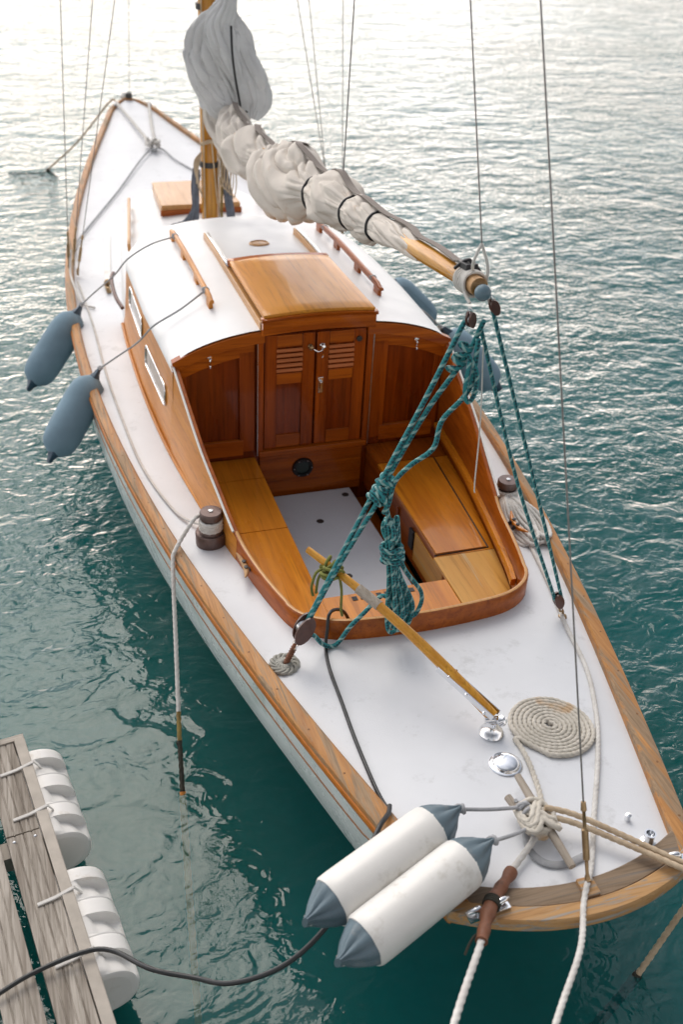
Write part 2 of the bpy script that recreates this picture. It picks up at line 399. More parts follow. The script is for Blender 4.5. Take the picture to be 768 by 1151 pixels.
# transom cap and the bare wood strip inside it
def arc_strip(name, mat, y0, y1, z0, z1, xe):
    mb = MB(); rows = []
    for i in range(33):
        x = lerp(-xe, xe, i/32); k = 1-(x/.4127)**2
        ya, yb = y0-.12*k, y1-.12*k; zb = SB(-5.33)+.006*k
        rows.append([(x, ya, zb+z0), (x, ya, zb+z1-.004), (x, ya-.004, zb+z1), (x, yb+.006, zb+z1), (x, yb, zb+z1-.008), (x, yb, zb+z0)])
    mb.grid(rows, True); mb.cap(rows[0]); mb.cap(rows[-1], True); return mb.build(name, mat, boat)
arc_strip('transom_trim', 'transom_in', -5.218, -5.2895, -.03, .008, .362)
arc_strip('transom_cap', 'transom_out', -5.290, -5.345, -.024, .018, .418)
mb = MB(); mb.box((.005, -5.372, SB(-5.33)+.014), (.05, .062, .026)); mb.build('backstay_block', 'transom_out', boat, bevel=.003)
# stem head
mb = MB(); mb.box((0, 3.93, SB(3.9)+.01), (.07, .10, .035)); mb.build('stem_block', 'rail', boat, bevel=.008)
mb = MB(); mb.lathe([(.0, 0), (.03, 0), (.035, .02), (.028, .045), (0, .055)], (0, 3.90, SB(3.9)+.027)); mb.build('bow_fitting', 'dark', boat)
mb = MB(); mb.lathe([(.0, 0), (.05, 0), (.055, .03), (.03, .06), (0, .065)], (-.02, 3.985, SB(3.9)-.0)); mb.build('bow_roller', 'fwhite', boat)
for x, y in ((-.12, 3.72), (.14, 3.72)):
    mb = MB(); mb.box((x*1.25, y+.03, SB(y)+.022), (.035, .10, .022)); mb.build('bow_fairlead', 'steel', boat, bevel=.005)

# ------------------------------------------------------------------ cabin
def rw(y):      # half width of raised roof
    b = tab([(-2.55, .688), (-1.8, .712), (-1.2, .706), (-.7, .69)], y)
    if y > -1.08: b *= max(0, 1-((y+1.08)/.36)**2.6)**(1/2.6)
    return b
def zR(x, y):
    u_ = min(1, abs(x)/max(.02, tab([(-2.55, .688), (-1.8, .712), (-1.2, .706), (-.7, .69)], y)))
    ze = tab([(-2.55, 1.105), (-1.5, 1.085), (-.7, 1.04)], y)
    return ze+.125*(1-u_**3)
cabin_y = [-2.53+.075*i for i in range(20)]+[-1.05, -1.0, -.95, -.9, -.86, -.82, -.79, -.765, -.745, -.73, -.722]
mb = MB(); rows = []
for y in cabin_y:
    row = []; w = rw(y)
    for j in range(-16, 17):
        t = j/16; x = w*math.copysign(abs(t)**.85, t); e = abs(t)**.85
        row.append((x, y, zR(x, y)-.028*e**22-.02*sm((y+.86)/.14)))
    # skirt
    row = [(-w*1.006, y, row[0][2]-.032)]+row+[(w*1.006, y, row[-1][2]-.032)]
    rows.append(row)
mb.grid(rows)
# painted front down to the fore trunk
ring = [rows[i][0] for i in range(19, len(rows))]+[p for p in rows[-1][1:-1]]+[rows[i][-1] for i in range(len(rows)-1, 18, -1)]
low = [(p[0], p[1]+.01, .80) for p in ring]; mb.grid([ring, low])
roofmb = mb
# cabin sides (varnished)
csides = []
for sgn in (-1, 1):
    cs = MB(); rows = []
    for y in [-2.53, -2.3, -2.0, -1.7, -1.4, -1.2, -1.05, -.95, -.88, -.82]:
        b = CW(min(y, -.75))if y < -.9 else CW(-.9)*(1-.12*((y+.9)/.1)**2); t = rw(y)*1.003; zt = zR(t, y)-.05; zb = zd(b, y)-.01
        rows.append([(sgn*lerp(b, t, k/5), y, lerp(zb, zt, k/5)) for k in range(6)])
    cs.grid(rows); csides.append(cs)
cabin = roofmb.build('cabin', 'roof', boat, angle=50)
for cs in csides: cs.build('side_panel', 'side', cabin)
# fore trunk
def lw(y):
    b = tab([(-.9, .70), (-.7, .685), (0, .60), (.5, .505), (.8, .43), (1, .38)], y)
    if y > .62: b *= max(0, 1-((y-.62)/.30)**2.6)**(1/2.6)
    return b
mb = MB(); rows = []
for y in [-.95+.08*i for i in range(20)]+[.62, .68, .73, .78, .82, .855, .88, .90, .912, .92]:
    w = lw(y); row = []
    for j in range(-12, 13):
        t = j/12; x = w*math.copysign(abs(t)**.8, t); e = abs(t)**.8
        row.append((x, y, .825+.06*(1-e*e)*min(1, w/.3)-.025*e**14-.02*sm((y-.8)/.12)))
    row = [(-w*1.02-.004, y, zd(w, y)-.01)]+row+[(w*1.02+.004, y, zd(w, y)-.01)]
    rows.append(row)
mb.grid(rows); mb.grid([rows[-1], [(p[0], p[1]+.01, .62) for p in rows[-1]]])
mb.build('fore_trunk', 'roof', boat, angle=60)
# moulding where cabin side meets the deck
for sgn in (-1, 1):
    mb = MB(); mb.tube(cr([(sgn*(CW(y)+.004), y, zd(CW(y), y)+.006) for y in (-3.2, -2.47, -1.83, -1.24, -.9)], .05), .009, 8); mb.build('deck_moulding', 'side', boat)
# cabin windows in chrome frames
for sgn in (-1, 1):
    for ya, yb, zc in ((-1.28, -1.76, .925), (-1.88, -2.38, .845)):
        hz = .055; pts = []
        def P(y, z, off=0):
            b = CW(y); t = rw(y); k = (z-zd(b, y))/(zR(t, y)-.05-zd(b, y)); return Vector((sgn*(lerp(b, t, k)+off), y, z))
        loop = []
        rr = .03
        for cx_, cz_, a0 in ((yb+rr, zc-hz+rr, PI), (ya-rr, zc-hz+rr, 1.5*PI), (ya-rr, zc+hz-rr, 0), (yb+rr, zc+hz-rr, .5*PI)):
            for k in range(5): a = a0+k/4*PI/2; loop.append((cx_+rr*math.cos(a), cz_+rr*math.sin(a)))
        mb = MB(); mb.tube([P(y, z, .006) for y, z in loop]+[P(*loop[0], .006), P(*loop[1], .006)], .0042, 8); fr = mb.build('window', 'chrome', cabin)
        mb = MB(); mb.cap([P(y, z, .004) for y, z in loop]); fr2 = mb.build('pane', 'glass', None)
        fr2.parent = cabin
# handrails on the raised roof
def handrail(parent, pts, n, zf, mat='side'):
    mb = MB(); P = cr(pts, .03); m = len(P)
    A = Vector(P[0]); B = Vector(P[-1]); t = (B-A).normalized(); s = Vector((t.y, -t.x, 0)).normalized()*.011
    rows = []
    for i, p in enumerate(P):
        e = min(i, m-1-i)/m; dz = .0 if e > .03 else -.012
        rows.append([p-s+Vector((0, 0, -.016)), p-s+Vector((0, 0, .008+dz)), p-s*.5+Vector((0, 0, .014+dz)), p+s*.5+Vector((0, 0, .014+dz)), p+s+Vector((0, 0, .008+dz)), p+s+Vector((0, 0, -.016))])
    mb.grid(rows, True); mb.cap(rows[0]); mb.cap(rows[-1], True)
    for k in range(n):
        q = Vector(P[int((m-1)*(k+.14)/(n-.72))]) if n > 1 else P[0]
        zb = zf(q.x, q.y); h = q.z-.014-zb; rt = Matrix.Rotation(math.atan2(t.x, t.y)*-1, 3, 'Z')
        mb.box((q.x, q.y, zb+h/2-.004), (.020, .075, h+.012), rt)
    return mb.build('handrail', mat, parent, bevel=.003)
for sgn in (-1, 1):
    handrail(cabin, [(sgn*.435, y, zR(.44, y)+.052) for y in (-1.06, -1.5, -1.9, -2.2)], 4, zR, 'side' if sgn < 0 else 'mahog_y')
    handrail(boat, [(sgn*lerp(.47, .60, k), lerp(.52, -.40, k), .895) for k in (0, .5, 1)], 4, lambda x, y: .85, 'pale' if sgn < 0 else 'mahog_y')
# sliding hatch, its runners and lip
mb = MB(); rows = []
for k in range(9):
    y = lerp(-1.80, -2.575, k/8); w = .262+.006*k/8
    rows.append([(w*t, y, zR(0, y)+.049+.014*(1-t*t)+.008*k/8) for t in [j/8 for j in range(-8, 9)]])
mb.grid(rows); hatch = mb.build('sliding_hatch', 'hatch', cabin, solid=.022, bevel=.002)
mb = MB()
rows = [[(w_*1.02, yy, zR(0, -1.8)+.049+.014*(1-(t)**2)+dz) for t in [j/8 for j in range(-8, 9)] for w_ in [.262*t]] for yy, dz in ((-1.785, -.03), (-1.785, .018), (-1.815, .018), (-1.815, -.004))]
mb.grid(rows); mb.build('hatch_lip', 'mahog_x', hatch, solid=.006)
mb = MB()
rows = [[(.275*t, -2.583, zR(0, -2.5)+.057+.014*(1-t*t)+dz) for t in [j/10 for j in range(-10, 11)]] for dz in (.0, -.075)]
b_ = [[(p[0], p[1]+.03, p[2]) for p in rw_] for rw_ in rows]
mb.grid([b_[0], rows[0], rows[1], b_[1]]); mb.cap([b_[0][0], b_[1][0], rows[1][0], rows[0][0]]); mb.cap([b_[0][-1], b_[1][-1], rows[1][-1], rows[0][-1]], True)
mb.build('hatch_front', 'mahog_x', hatch, bevel=.002)
mb = MB(); rows = [[(.282*t, yy, zR(0, -2.5)+.064+.014*(1-t*t)+dz) for t in [j/10 for j in range(-10, 11)]] for yy, dz in ((-2.59, -.014), (-2.592, .0), (-2.56, .003))]
mb.grid(rows); mb.build('hatch_edge_trim', 'mahog_x', hatch, solid=.005)
for sgn in (-1, 1):
    mb = MB()
    for k in range(8):
        pass
    rows = []
    for k in range(12):
        y = lerp(-1.19, -2.53, k/11); x = sgn*.262; z = zR(.26, y)
        rows.append([(x-.015, y, z-.006), (x-.013, y, z+.036), (x+.013, y, z+.036), (x+.015, y, z-.006)])
    mb.grid(rows, True); mb.cap(rows[0]); mb.cap(rows[-1], True); mb.build('hatch_runner', 'pale', cabin, bevel=.003)
    mb = MB(); rows = [[(sgn*.262-.008+.0, lerp(-1.21, -1.79, k/5), zR(.26, lerp(-1.21, -1.79, k/5))+.041), (sgn*.262+.012, lerp(-1.21, -1.79, k/5), zR(.26, lerp(-1.21, -1.79, k/5))+.041)] for k in range(6)]
    mb.grid(rows); mb.build('runner_strip', 'steel', cabin, solid=.003)
mb = MB(); mb.lathe([(0, .0), (1, 0), (1, .006), (.85, .010), (.8, .006), (0, .007)], (0, 0, 0), 32)
mb.v = [(v[0]*.058+.005, v[1]*.045-1.36, v[2]+zR(0, -1.36)-.001) for v in mb.v]; mb.build('oval_plate', 'pale', cabin)

# ------------------------------------------------------------------ bulkhead with doors
BY = -2.50
bulk = MB()
def arcz(x, d=0): return zR(x, -2.5)-.012-d
xs = [lerp(-.682, .682, i/40) for i in range(41)]
bulk.grid([[(x, BY, .20) for x in xs], [(x, BY, arcz(x, .01)) for x in xs]])
bulk = bulk.build('bulkhead', 'mahog', boat)
def archband(a, b, d0, d1, dy, nm, mt):
    mb = MB(); X = [lerp(a, b, i/16) for i in range(17)]
    rows = [[(x, BY, arcz(x, d0)) for x in X], [(x, BY-dy, arcz(x, d0)) for x in X], [(x, BY-dy, arcz(x, d1)) for x in X], [(x, BY, arcz(x, d1)) for x in X]]
    mb.grid(rows); mb.cap([r_[0] for r_ in rows]); mb.cap([r_[-1] for r_ in rows], True); return mb.build(nm, mt, bulk, bevel=.002)
for sgn in (-1, 1):
    a, b = sorted((sgn*.255, sgn*.692))
    archband(a, b, -.004, .052, .040, 'arch_trim', 'mahog_x')
    archband(*sorted((sgn*.30, sgn*.668)), .054, .115, .018, 'top_rail', 'mahog_x')
    mb = MB(); mb.box((sgn*.335, BY-.009, .84), (.075, .018, .54)); mb.build('stile', 'mahog_z', bulk, bevel=.002)
    mb = MB(); mb.box((sgn*.645, BY-.007, .84), (.04, .014, .50)); mb.build('stile', 'mahog_z', bulk, bevel=.002)
    mb = MB(); mb.box((sgn*.50, BY-.010, .595), (.29, .020, .085)); mb.build('bottom_rail', 'mahog_x', bulk, bevel=.002)
    # door frame post and light seam
    mb = MB(); mb.box((sgn*.272, BY-.018, .87), (.028, .036, .66)); mb.build('door_post', 'mahog_z', bulk, bevel=.003)
    mb = MB(); mb.box((sgn*.288, BY-.037, .87), (.004, .004, .64)); mb.build('post_bead', 'steel', bulk)
    # door leaf
    x0, x1 = sgn*.004, sgn*.255; xc = (x0+x1)/2; wv = abs(x1-x0); z0, z1 = .575, 1.185
    mb = MB(); mb.box((xc, BY-.010, (z0+z1)/2), (wv-.004, .012, z1-z0)); door = mb.build('door', 'mahog', bulk)
    for xx in (x0+sgn*.032, x1-sgn*.034):
        mb = MB(); mb.box((xx, BY-.020, (z0+z1)/2), (.060, .010, z1-z0)); mb.build('door_stile', 'mahog_z', door, bevel=.0015)
    for zz, h in ((.612, .07), (.955, .055), (1.152, .060)):
        mb = MB(); mb.box((xc, BY-.020, zz), (wv-.128, .009, h)); mb.build('door_rail', 'mahog_x', door, bevel=.0015)
    for k in range(5):
        mb = MB(); mb.box((xc, BY-.021, .998+k*.026), (wv-.122, .020, .017), Matrix.Rotation(R_(-24), 3, 'X')); mb.build('louvre_slat', 'louvre', door, bevel=.003)
    mb = MB(); mb.lathe([(0, 0), (.012, 0), (.013, .005), (.007, .010), (.005, .020), (.011, .026), (0, .030)], (sgn*.030, BY-.026, 1.115), 16, (0, -1, 0)); mb.build('door_knob', 'chrome' if sgn > 0 else 'brass', door)
    # hook on upper rail
    mb = MB(); mb.lathe([(0, 0), (.012, 0), (.012, .006), (0, .008)], (sgn*.515, BY-.020, 1.10), 14, (0, -1, 0)); cord(mb, [(sgn*.515, BY-.026, 1.10), (sgn*.515, BY-.036, 1.09), (sgn*.515, BY-.032, 1.062), (sgn*.515, BY-.042, 1.052)], .004)
    mb.build('coat_hook', 'chrome', bulk)
mb = MB(); mb.box((.030, BY-.027, .905), (.026, .005, .085)); mb.box((.030, BY-.036, .905), (.012, .014, .05)); mb.build('door_latch', 'chrome', bulk, bevel=.003)
mb = MB(); cord(mb, [(.026, BY-.045, 1.10), (.008, BY-.045, 1.092), (-.016, BY-.042, 1.105)], .0025); cord(mb, [(.026, BY-.045, 1.10), (.034, BY-.042, 1.075), (.028, BY-.042, 1.058)], .0025); mb.build('door_chain', 'chrome', bulk)
mb = MB(); mb.box((0, BY-.024, .558), (.56, .046, .028)); mb.build('door_sill', 'mahog_x', bulk, bevel=.003)
mb = MB(); mb.box((0, BY-.008, .41), (.54, .016, .262)); mb.build('step_panel', 'mahog_x', bulk, bevel=.002)
mb = MB(); mb.lathe([(.036, .002), (.038, .012), (.052, .012), (.056, .0)], (-.045, BY-.016, .44), 28, (0, -1, 0)); vr = mb.build('vent_ring', 'black', bulk)
mb = MB(); mb.lathe([(0, .004), (.036, .003)], (-.045, BY-.016, .44), 24, (0, -1, 0)); mb.build('vent_glass', plain('vent_glass', (.03, .05, .045), .1, bs=0), vr)
for k in range(6):
    a = k*PI/3
    mb = MB(); mb.lathe([(0, 0), (.004, 0), (.003, .003), (0, .004)], (-.045+.046*math.cos(a), BY-.029, .44+.046*math.sin(a)), 8, (0, -1, 0)); mb.build('screw', 'steel', vr)
mb = MB(); mb.lathe([(0, 0), (.014, 0), (.014, .008), (0, .009)], (.215, BY-.026, 1.135), 14, (0, -1, 0)); mb.build('door_plug', 'dark', bulk)

# ------------------------------------------------------------------ cockpit coaming
half = [(CW(y), y) for y in (-2.5, -2.75, -3.0, -3.2, -3.38, -3.55, -3.67, -3.8)]+[(.510, -3.92), (.478, -3.985), (.425, -4.036), (.362, -4.072), (.288, -4.094), (.18, -4.110), (.09, -4.118)]
path = [(-x, y) for x, y in half]+[(0, -4.122)]+[(x, y) for x, y in half[::-1]]
cp = cr([(x, y, 0) for x, y in path], .03)
def ctop(x, y):
    base = zd(x, y)+.088
    if y > -3.9:
        zl = 1.10+(y+2.47)*(1.10-.75)/(3.36-2.47)*1.0
        d = zl-base; base = base+.5*(d+math.sqrt(d*d+.0008))
    return base
rows = []; bead = []
for i, p in enumerate(cp):
    t = (cp[min(i+1, len(cp)-1)]-cp[max(0, i-1)]).normalized(); n_ = Vector((t.y, -t.x, 0))      # towards outside?
    if n_.dot(Vector((p.x, p.y+3.3, 0))) < 0: n_ = -n_
    z = ctop(p.x, p.y); zb = zd(p.x, p.y); lean = .046*(z-zb) if p.y > -3.9 else 0
    o_ = lambda off, zz: (p.x+n_.x*off, p.y+n_.y*off, zz)
    L2 = -lean
    rows.append([o_(0, zb-.02), o_(L2, z-.006), o_(L2-.004, z), o_(L2-.018, z), o_(L2-.022, z-.006), o_(-.024, zb), o_(-.024, .47)])
    if p.y > -3.42: bead.append((p.x, Vector(o_(L2+.003, z+.001))))
mb = MB(); mb.grid(rows); mb.cap(rows[0]); mb.cap(rows[-1], True)
coam = mb.build('coaming', 'mahog_y', boat, bevel=.0); crows = rows
for sgn in (-1, 1):
    mb = MB(); sk = []
    for row in crows:
        a, b_, c = Vector(row[0]), Vector(row[1]), Vector(row[5])
        if a.x*sgn > 0 and a.y > -3.47:
            o2 = (a-c); o2.z = 0; o2 = o2.normalized()*.0025; k = min(1, (a.y+3.47)/.06)
            lo = Vector((a.x, a.y, a.z+.01)); sk.append([lo+o2*k, lo.lerp(b_, .5)+o2*k, b_+o2*k])
    mb.grid(sk); mb.build('outer_skin', 'side', coam)
    mb = MB(); mb.tube([b[1] for b in bead if b[0]*sgn > 0], .0055, 8); mb.build('edge_bead', 'fwhite', coam)
    # inner ledge
    mb = MB(); rows = []
    for k in range(20):
        y = lerp(-2.52, -3.86, k/19); x = sgn*(CW(y)-.025)
        rows.append([(x, y, .585), (x, y, .620), (x-sgn*.020, y, .620), (x-sgn*.024, y, .612), (x-sgn*.024, y, .590)])
    mb.grid(rows, True); mb.cap(rows[0]); mb.cap(rows[-1], True); mb.build('ledge', 'seat', coam)
# pale worn edge along the top of the aft coaming
mb = MB(); mb.tube([(Vector(row[2])+Vector(row[3]))*.5-Vector((0, 0, .004)) for row in crows if row[0][1] < -3.40], .0085, 8, ell=(.75, 1), up=(0, 0, 1)); mb.build('coaming_cap', 'pale', coam)
# seats
def slab(name, mat, xa, xb, y0, y1, z, th=.02, parent=boat, n=14, lab=None):
    mb = MB(); rows = []
    for k in range(n+1):
        y = lerp(y0, y1, k/n); a, b = xa(y), xb(y)
        rows.append([(a, y, z-th), (a, y, z), (b, y, z), (b, y, z-th)])
    mb.grid(rows, True); mb.cap(rows[0]); mb.cap(rows[-1], True); return mb.build(name, mat, parent, bevel=.0025, label=lab)
Z_S = .525
inn = lambda y: CW(y)-.026
for sgn in (-1, 1):
    seat = slab('seat', 'seat', lambda y: sgn*.292, lambda y: sgn*inn(y), -2.705, -3.14 if sgn < 0 else -3.515, Z_S)
    slab('seat_board', 'mahog_y' if sgn > 0 else 'seat', lambda y: sgn*.292, lambda y: sgn*inn(y), -2.505, -2.70, Z_S, parent=seat)
    if sgn < 0: slab('seat_board', 'seat', lambda y: sgn*.292+.0*y, lambda y: sgn*inn(y), -3.145, -3.83, Z_S, parent=seat)
    else:
        slab('seat_board', 'seat_worn', lambda y: sgn*.272, lambda y: sgn*inn(y), -3.52, -3.90, Z_S, parent=seat, lab='bleached aft seat board')
        slab('locker_lid', 'seat', lambda y: sgn*.290, lambda y: sgn*lerp(.585, .535, (-2.72-y)/.78), -2.72, -3.50, Z_S+.006, .006, parent=seat)
        mb = MB(); mb.tube([(.592, -2.71, Z_S+.001), (.541, -3.505, Z_S+.001), (.28, -3.509, Z_S+.001)], .0035, 6); mb.build('lid_gap', 'black', seat)
    # front panel
    mb = MB(); mb.box((sgn*.305, -3.15, .395), (.018, 1.28, .22)); sp = mb.build('seat_front', 'mahog_y', boat, bevel=.002)
    if sgn > 0:
        mb = MB(); mb.box((.294, -3.42, .40), (.008, .34, .15)); mb.build('locker_door', 'seat_worn', sp, bevel=.002)
        mb = MB(); mb.box((.288, -3.22, .42), (.014, .05, .10)); mb.build('locker_latch', 'black', sp, bevel=.004)
        mb = MB(); mb.box((.29, -3.02, .40), (.006, .02, .13)); mb.build('panel_batten', 'mahog_z', sp)
bench = slab('aft_bench', 'seat', lambda y: -CW(y)+.026 if y < -3.83 else -.292, lambda y: min(.27, CW(y)-.026) if y > -3.9 else CW(y)-.026, -3.675, -4.085, Z_S-.004, parent=boat, n=20)
for k in range(8):
    mb = MB(); mb.box((-.155+k*.036, -3.708, Z_S-.0035), (.022, .026, .003)); mb.build('drain_slot', 'black', bench)
mb = MB(); mb.box((-.02, -3.688, .40), (.60, .018, .22)); mb.build('bench_front', 'mahog_x', bench)
# well and white sole board
mb = MB()
mb.grid([[(-.32, -2.5, .2), (.32, -2.5, .2)], [(-.32, -3.72, .2), (.32, -3.72, .2)]]); well = mb.build('footwell', 'mahog_y', boat)
for sgn in (-1, 1):
    mb = MB(); mb.grid([[(sgn*.70, -2.5, .3), (sgn*.29, -2.5, .3)], [(sgn*.55, -4.0, .3), (sgn*.29, -4.0, .3)]]); mb.build('locker_floor', 'mahog', well)
mb = MB(); rows = [[(-.222, -2.53, 0), (.212, -2.53, 0)], [(-.24, -3.60, 0), (.245, -3.60, 0)]]
mb.add([(-.215, -2.535, .27), (.208, -2.535, .27), (.245, -3.66, .27), (-.24, -3.66, .27), (-.215, -2.535, .295), (.208, -2.535, .295), (.245, -3.66, .295), (-.24, -3.66, .295)],
       [(0, 1, 2, 3), (4, 7, 6, 5), (0, 4, 5, 1), (1, 5, 6, 2), (2, 6, 7, 3), (3, 7, 4, 0)])
sole = mb.build('sole_board', 'sole', boat, bevel=.004)
for x, y in ((-.031, -2.806), (.165, -2.60), (-.03, -3.27)):
    mb = MB(); mb.lathe([(0, .0005), (.013, .0008), (.017, .002), (.019, .0)], (x, y, .2952), 18); mb.build('lift_hole', 'dark', sole)

# ------------------------------------------------------------------ winches
def winch(x, y, pad, wraps):
    z = zd(x, y); mb = MB()
    if pad: mb.lathe([(.0, -.01), (.066, -.01), (.068, .05), (.064, .058), (0, .058)], (x, y, z), 36); zz = z+.058
    else: mb.lathe([(0, -.01), (.055, -.01), (.055, .03), (0, .032)], (x, y, z), 36); zz = z+.032
    base = mb.build('winch', 'bronze', boat)
    if pad:
        mb = MB(); mb.box((x+.055, y+.02, z+.045), (.05, .075, .020)); mb.build('winch_pad', 'mahog_y', base, bevel=.004)
    mb = MB(); mb.lathe([(0, 0), (.052, 0), (.050, .010), (.038, .020), (.036, .055), (.044, .066), (.048, .070), (.048, .094), (.044, .100), (0, .101)], (x, y, zz), 40); mb.build('winch_drum', 'bronze', base)
    mb = MB(); mb.lathe([(0, 0), (.010, 0), (.010, .004), (0, .005)], (x, y, zz+.101), 14); mb.build('winch_cap', 'steel', base)
    return zz
zw = winch(-.672, -3.285, True, 4); zw2 = winch(.705, -3.30, False, 2)
# wooden jam cleats on the coaming sides
for P0 in ((-.580, -3.575, -4), (.625, -3.545, 6)):
    x, y, a = P0; z = zd(x, y); sg = 1 if x > 0 else -1
    mb = MB(); mb.tube(cr([(x+sg*.028, y+.085, z+.062), (x+sg*.012, y+.03, z+.050), (x+sg*.012, y-.03, z+.050), (x+sg*.03, y-.085, z+.062)], .01), lambda t: .012*(1-.75*abs(2*t-1)**2.2), 10)
    cl = mb.build('wooden_cleat', 'ash' if sg < 0 else 'seat', boat)
    for dy in (-.02, .02):
        mb = MB(); mb.lathe([(0, 0), (.008, 0), (.008, .02), (0, .02)], (x-sg*.0, y+dy, z+.055), 10, (sg*-.6, 0, -.8)); mb.lathe([(0, 0), (.009, 0), (.009, .004), (0, .005)], (x+sg*.012, y+dy, z+.062), 10); mb.build('cleat_bolt', 'black', cl)

# ------------------------------------------------------------------ mast, boom, sail
mb = MB(); mb.tube([(0, lerp(.0, -.15, t), lerp(.86, 11.9, t)) for t in [i/30 for i in range(31)]], lambda t: .058*(1-.35*t), 20, ell=(1.15, 1), up=(0, 1, 0)); mast = mb.build('mast', 'spar', boat)
mb = MB(); mb.lathe([(0, 0), (.085, 0), (.09, .012), (.07, .02), (0, .02)], (0, 0, .875), 24); mb.build('mast_collar', 'steel', mast)
for z in (1.25, 2.19):
    mb = MB(); mb.lathe([(.060, 0), (.066, 0), (.066, .035), (.060, .035)], (0, -.01, z), 24); mb.build('mast_band', 'dark', mast)
for dx, a in ((.05, .02), (-.045, .03), (.07, -.03), (.062, .01)):
    mb = MB(); cord(mb, [(dx, -.06, .92), (dx*1.05, -.07, 1.3), (dx*1.0, -.075+a*.2, 2.0), (dx*.6, -.1, 5), (dx*.3, -.16, 11.5)], .005); mb.build('halyard', 'rope_tan' if dx < .06 else 'rope_moss', mast)
mb = MB(); mb.tube([(sx*.70, -.12, 5.0) for sx in (-1, 0, 1)], .018, 10); mb.build('spreader', 'spar', mast)
bm0, bm1 = Vector((0, -.07, 1.56)), Vector((0, -4.19, 2.068))
def bp(t): return bm0.lerp(bm1, t)
mb = MB(); mb.tube([bp(i/20) for i in range(21)], lambda t: .024 if t < .80 else lerp(.024, .033, sm((t-.80)/.06))-.006*sm((t-.9)/.1), 18); boom = mb.build('boom', 'spar_y', boat)
be = bm1; ax = (bm1-bm0).normalized()
mb = MB(); mb.tube([be-ax*.20, be-ax*.12, be-ax*.06, be], lambda t: .0295, 16); mb.build('boom_end_band', 'ash', boom)
mb = MB(); mb.lathe([(.0, -.026)]+[(.026*math.sin(a), -.026*math.cos(a)) for a in [k*PI/10 for k in range(1, 10)]]+[(0, .026)], be+ax*.028+Vector((0, 0, -.01)), 20, ax); mb.build('boom_end_ball', 'blueball', boom)
mb = MB(); mb.box(be-ax*.10+Vector((.0, 0, .045)), (.04, .07, .022), ax.to_track_quat('Y', 'Z').to_matrix()); cord(mb, [be-ax*.13+Vector((-.03, 0, .03)), be-ax*.10+Vector((0, 0, .065)), be-ax*.07+Vector((.03, 0, .03))], .006); mb.build('outhaul_fitting', 'black', boom, bevel=.006)
# white lashing at boom end
mb = MB()
for k in range(7):
    c = be-ax*(.035+.012*k); q = ax.to_track_quat('Z', 'Y')
    mb.tube([c+q @ Vector((.038*math.cos(a), .038*math.sin(a), .004*math.sin(a*2+k))) for a in [j*PI/10 for j in range(21)]], .005, 6)
cord(mb, [be-ax*.05+Vector((-.03, 0, .02)), be-ax*.03+Vector((-.035, 0, -.02)), be+Vector((-.03, -.01, -.045))], .005)
cord(mb, [be-ax*.05+Vector((.03, 0, .0)), be+Vector((.035, -.02, -.05)), be+Vector((.045, -.02, -.06))], .006)
cord(mb, [be-ax*.06+Vector((0, 0, .03)), be-ax*.02+Vector((-.02, 0, .08)), be+Vector((0, .02, .13))], .005)
cord(mb, [be-ax*.02+Vector((.03, 0, .0)), be+Vector((.025, .01, .06)), be+Vector((0, .02, .13))], .005)
mb.build('end_lashing', 'rope_white', boom)
def block(c, axv, parent, s=1.0, side=(1, 0, 0)):
    q = Vector(axv).to_track_quat('Z', 'Y').to_matrix(); c = Vector(c); mb = MB()
    for dx in (-.012, .012):
        ring = []
        prof = [(.024*s*math.cos(a), .046*s*math.sin(a)) for a in [k*PI/10 for k in range(20)]]
        A = [c+q @ Vector((dx*s-.004, p, z)) for p, z in prof]; B = [c+q @ Vector((dx*s+.004, p, z)) for p, z in prof]
        mb.grid([A, B], True); mb.cap(A, True); mb.cap(B)
    b = mb.build('block', 'blockshell', parent, bevel=.002)
    mb = MB(); mb.lathe([(0, -.010*s), (.022*s, -.010*s), (.018*s, 0), (.022*s, .010*s), (0, .010*s)], c, 16, q @ Vector((1, 0, 0))); mb.build('sheave', 'steel', b)
    mb = MB(); cord(mb, [c+q @ Vector((0, 0, .03*s)), c+q @ Vector((.012*s, 0, .05*s)), c+q @ Vector((0, 0, .075*s)), c+q @ Vector((-.012*s, 0, .05*s)), c+q @ Vector((0, 0, .03*s))], .0035*s); mb.build('shackle', 'chrome', b)
    return b
block(be+Vector((-.03, -.03, -.09)), (-.2, -.1, 1), boom, .6)
block(be+Vector((.045, -.03, -.055)), (-.35, 0, .8), boom, .6)

# sail: draped head along the mast, and the bundle flaked on the boom
def facet(a, s, seed, n=6):
    # flat panels of stretched cloth meeting at sharp creases
    m = 9
    for i in range(n):
        ai = 2*PI*i/n+1.1*noise.noise(Vector((seed+i*3.1, s*1.1, .5))); d = .80+.42*noise.noise(Vector((i*7.7, seed, s*1.4)))
        c = math.cos(a-ai)
        if c > .12: m = min(m, d/c)
    return min(m, 1.3)
def fold(a, s, k1, k2, seed):
    A = Vector((math.cos(a), math.sin(a), 0)); tw = k2*s; B = Vector((math.cos(a+tw), math.sin(a+tw), 0))
    q = noise.noise(A*.9+Vector((seed, 0, s*.8)))
    l1 = noise.noise(B*1.3+Vector((seed*3, seed, s*.7))); l3 = noise.noise(A*k1+Vector((seed*5, 0, s*.8)))
    return .95*(facet(a+tw*.4, s, seed, 7)-1)+.16*q+.28*abs(l1)+.14*abs(l3)-.24*max(0, 1-abs(l1)*13)-.14*max(0, 1-abs(l3)*10)-.02
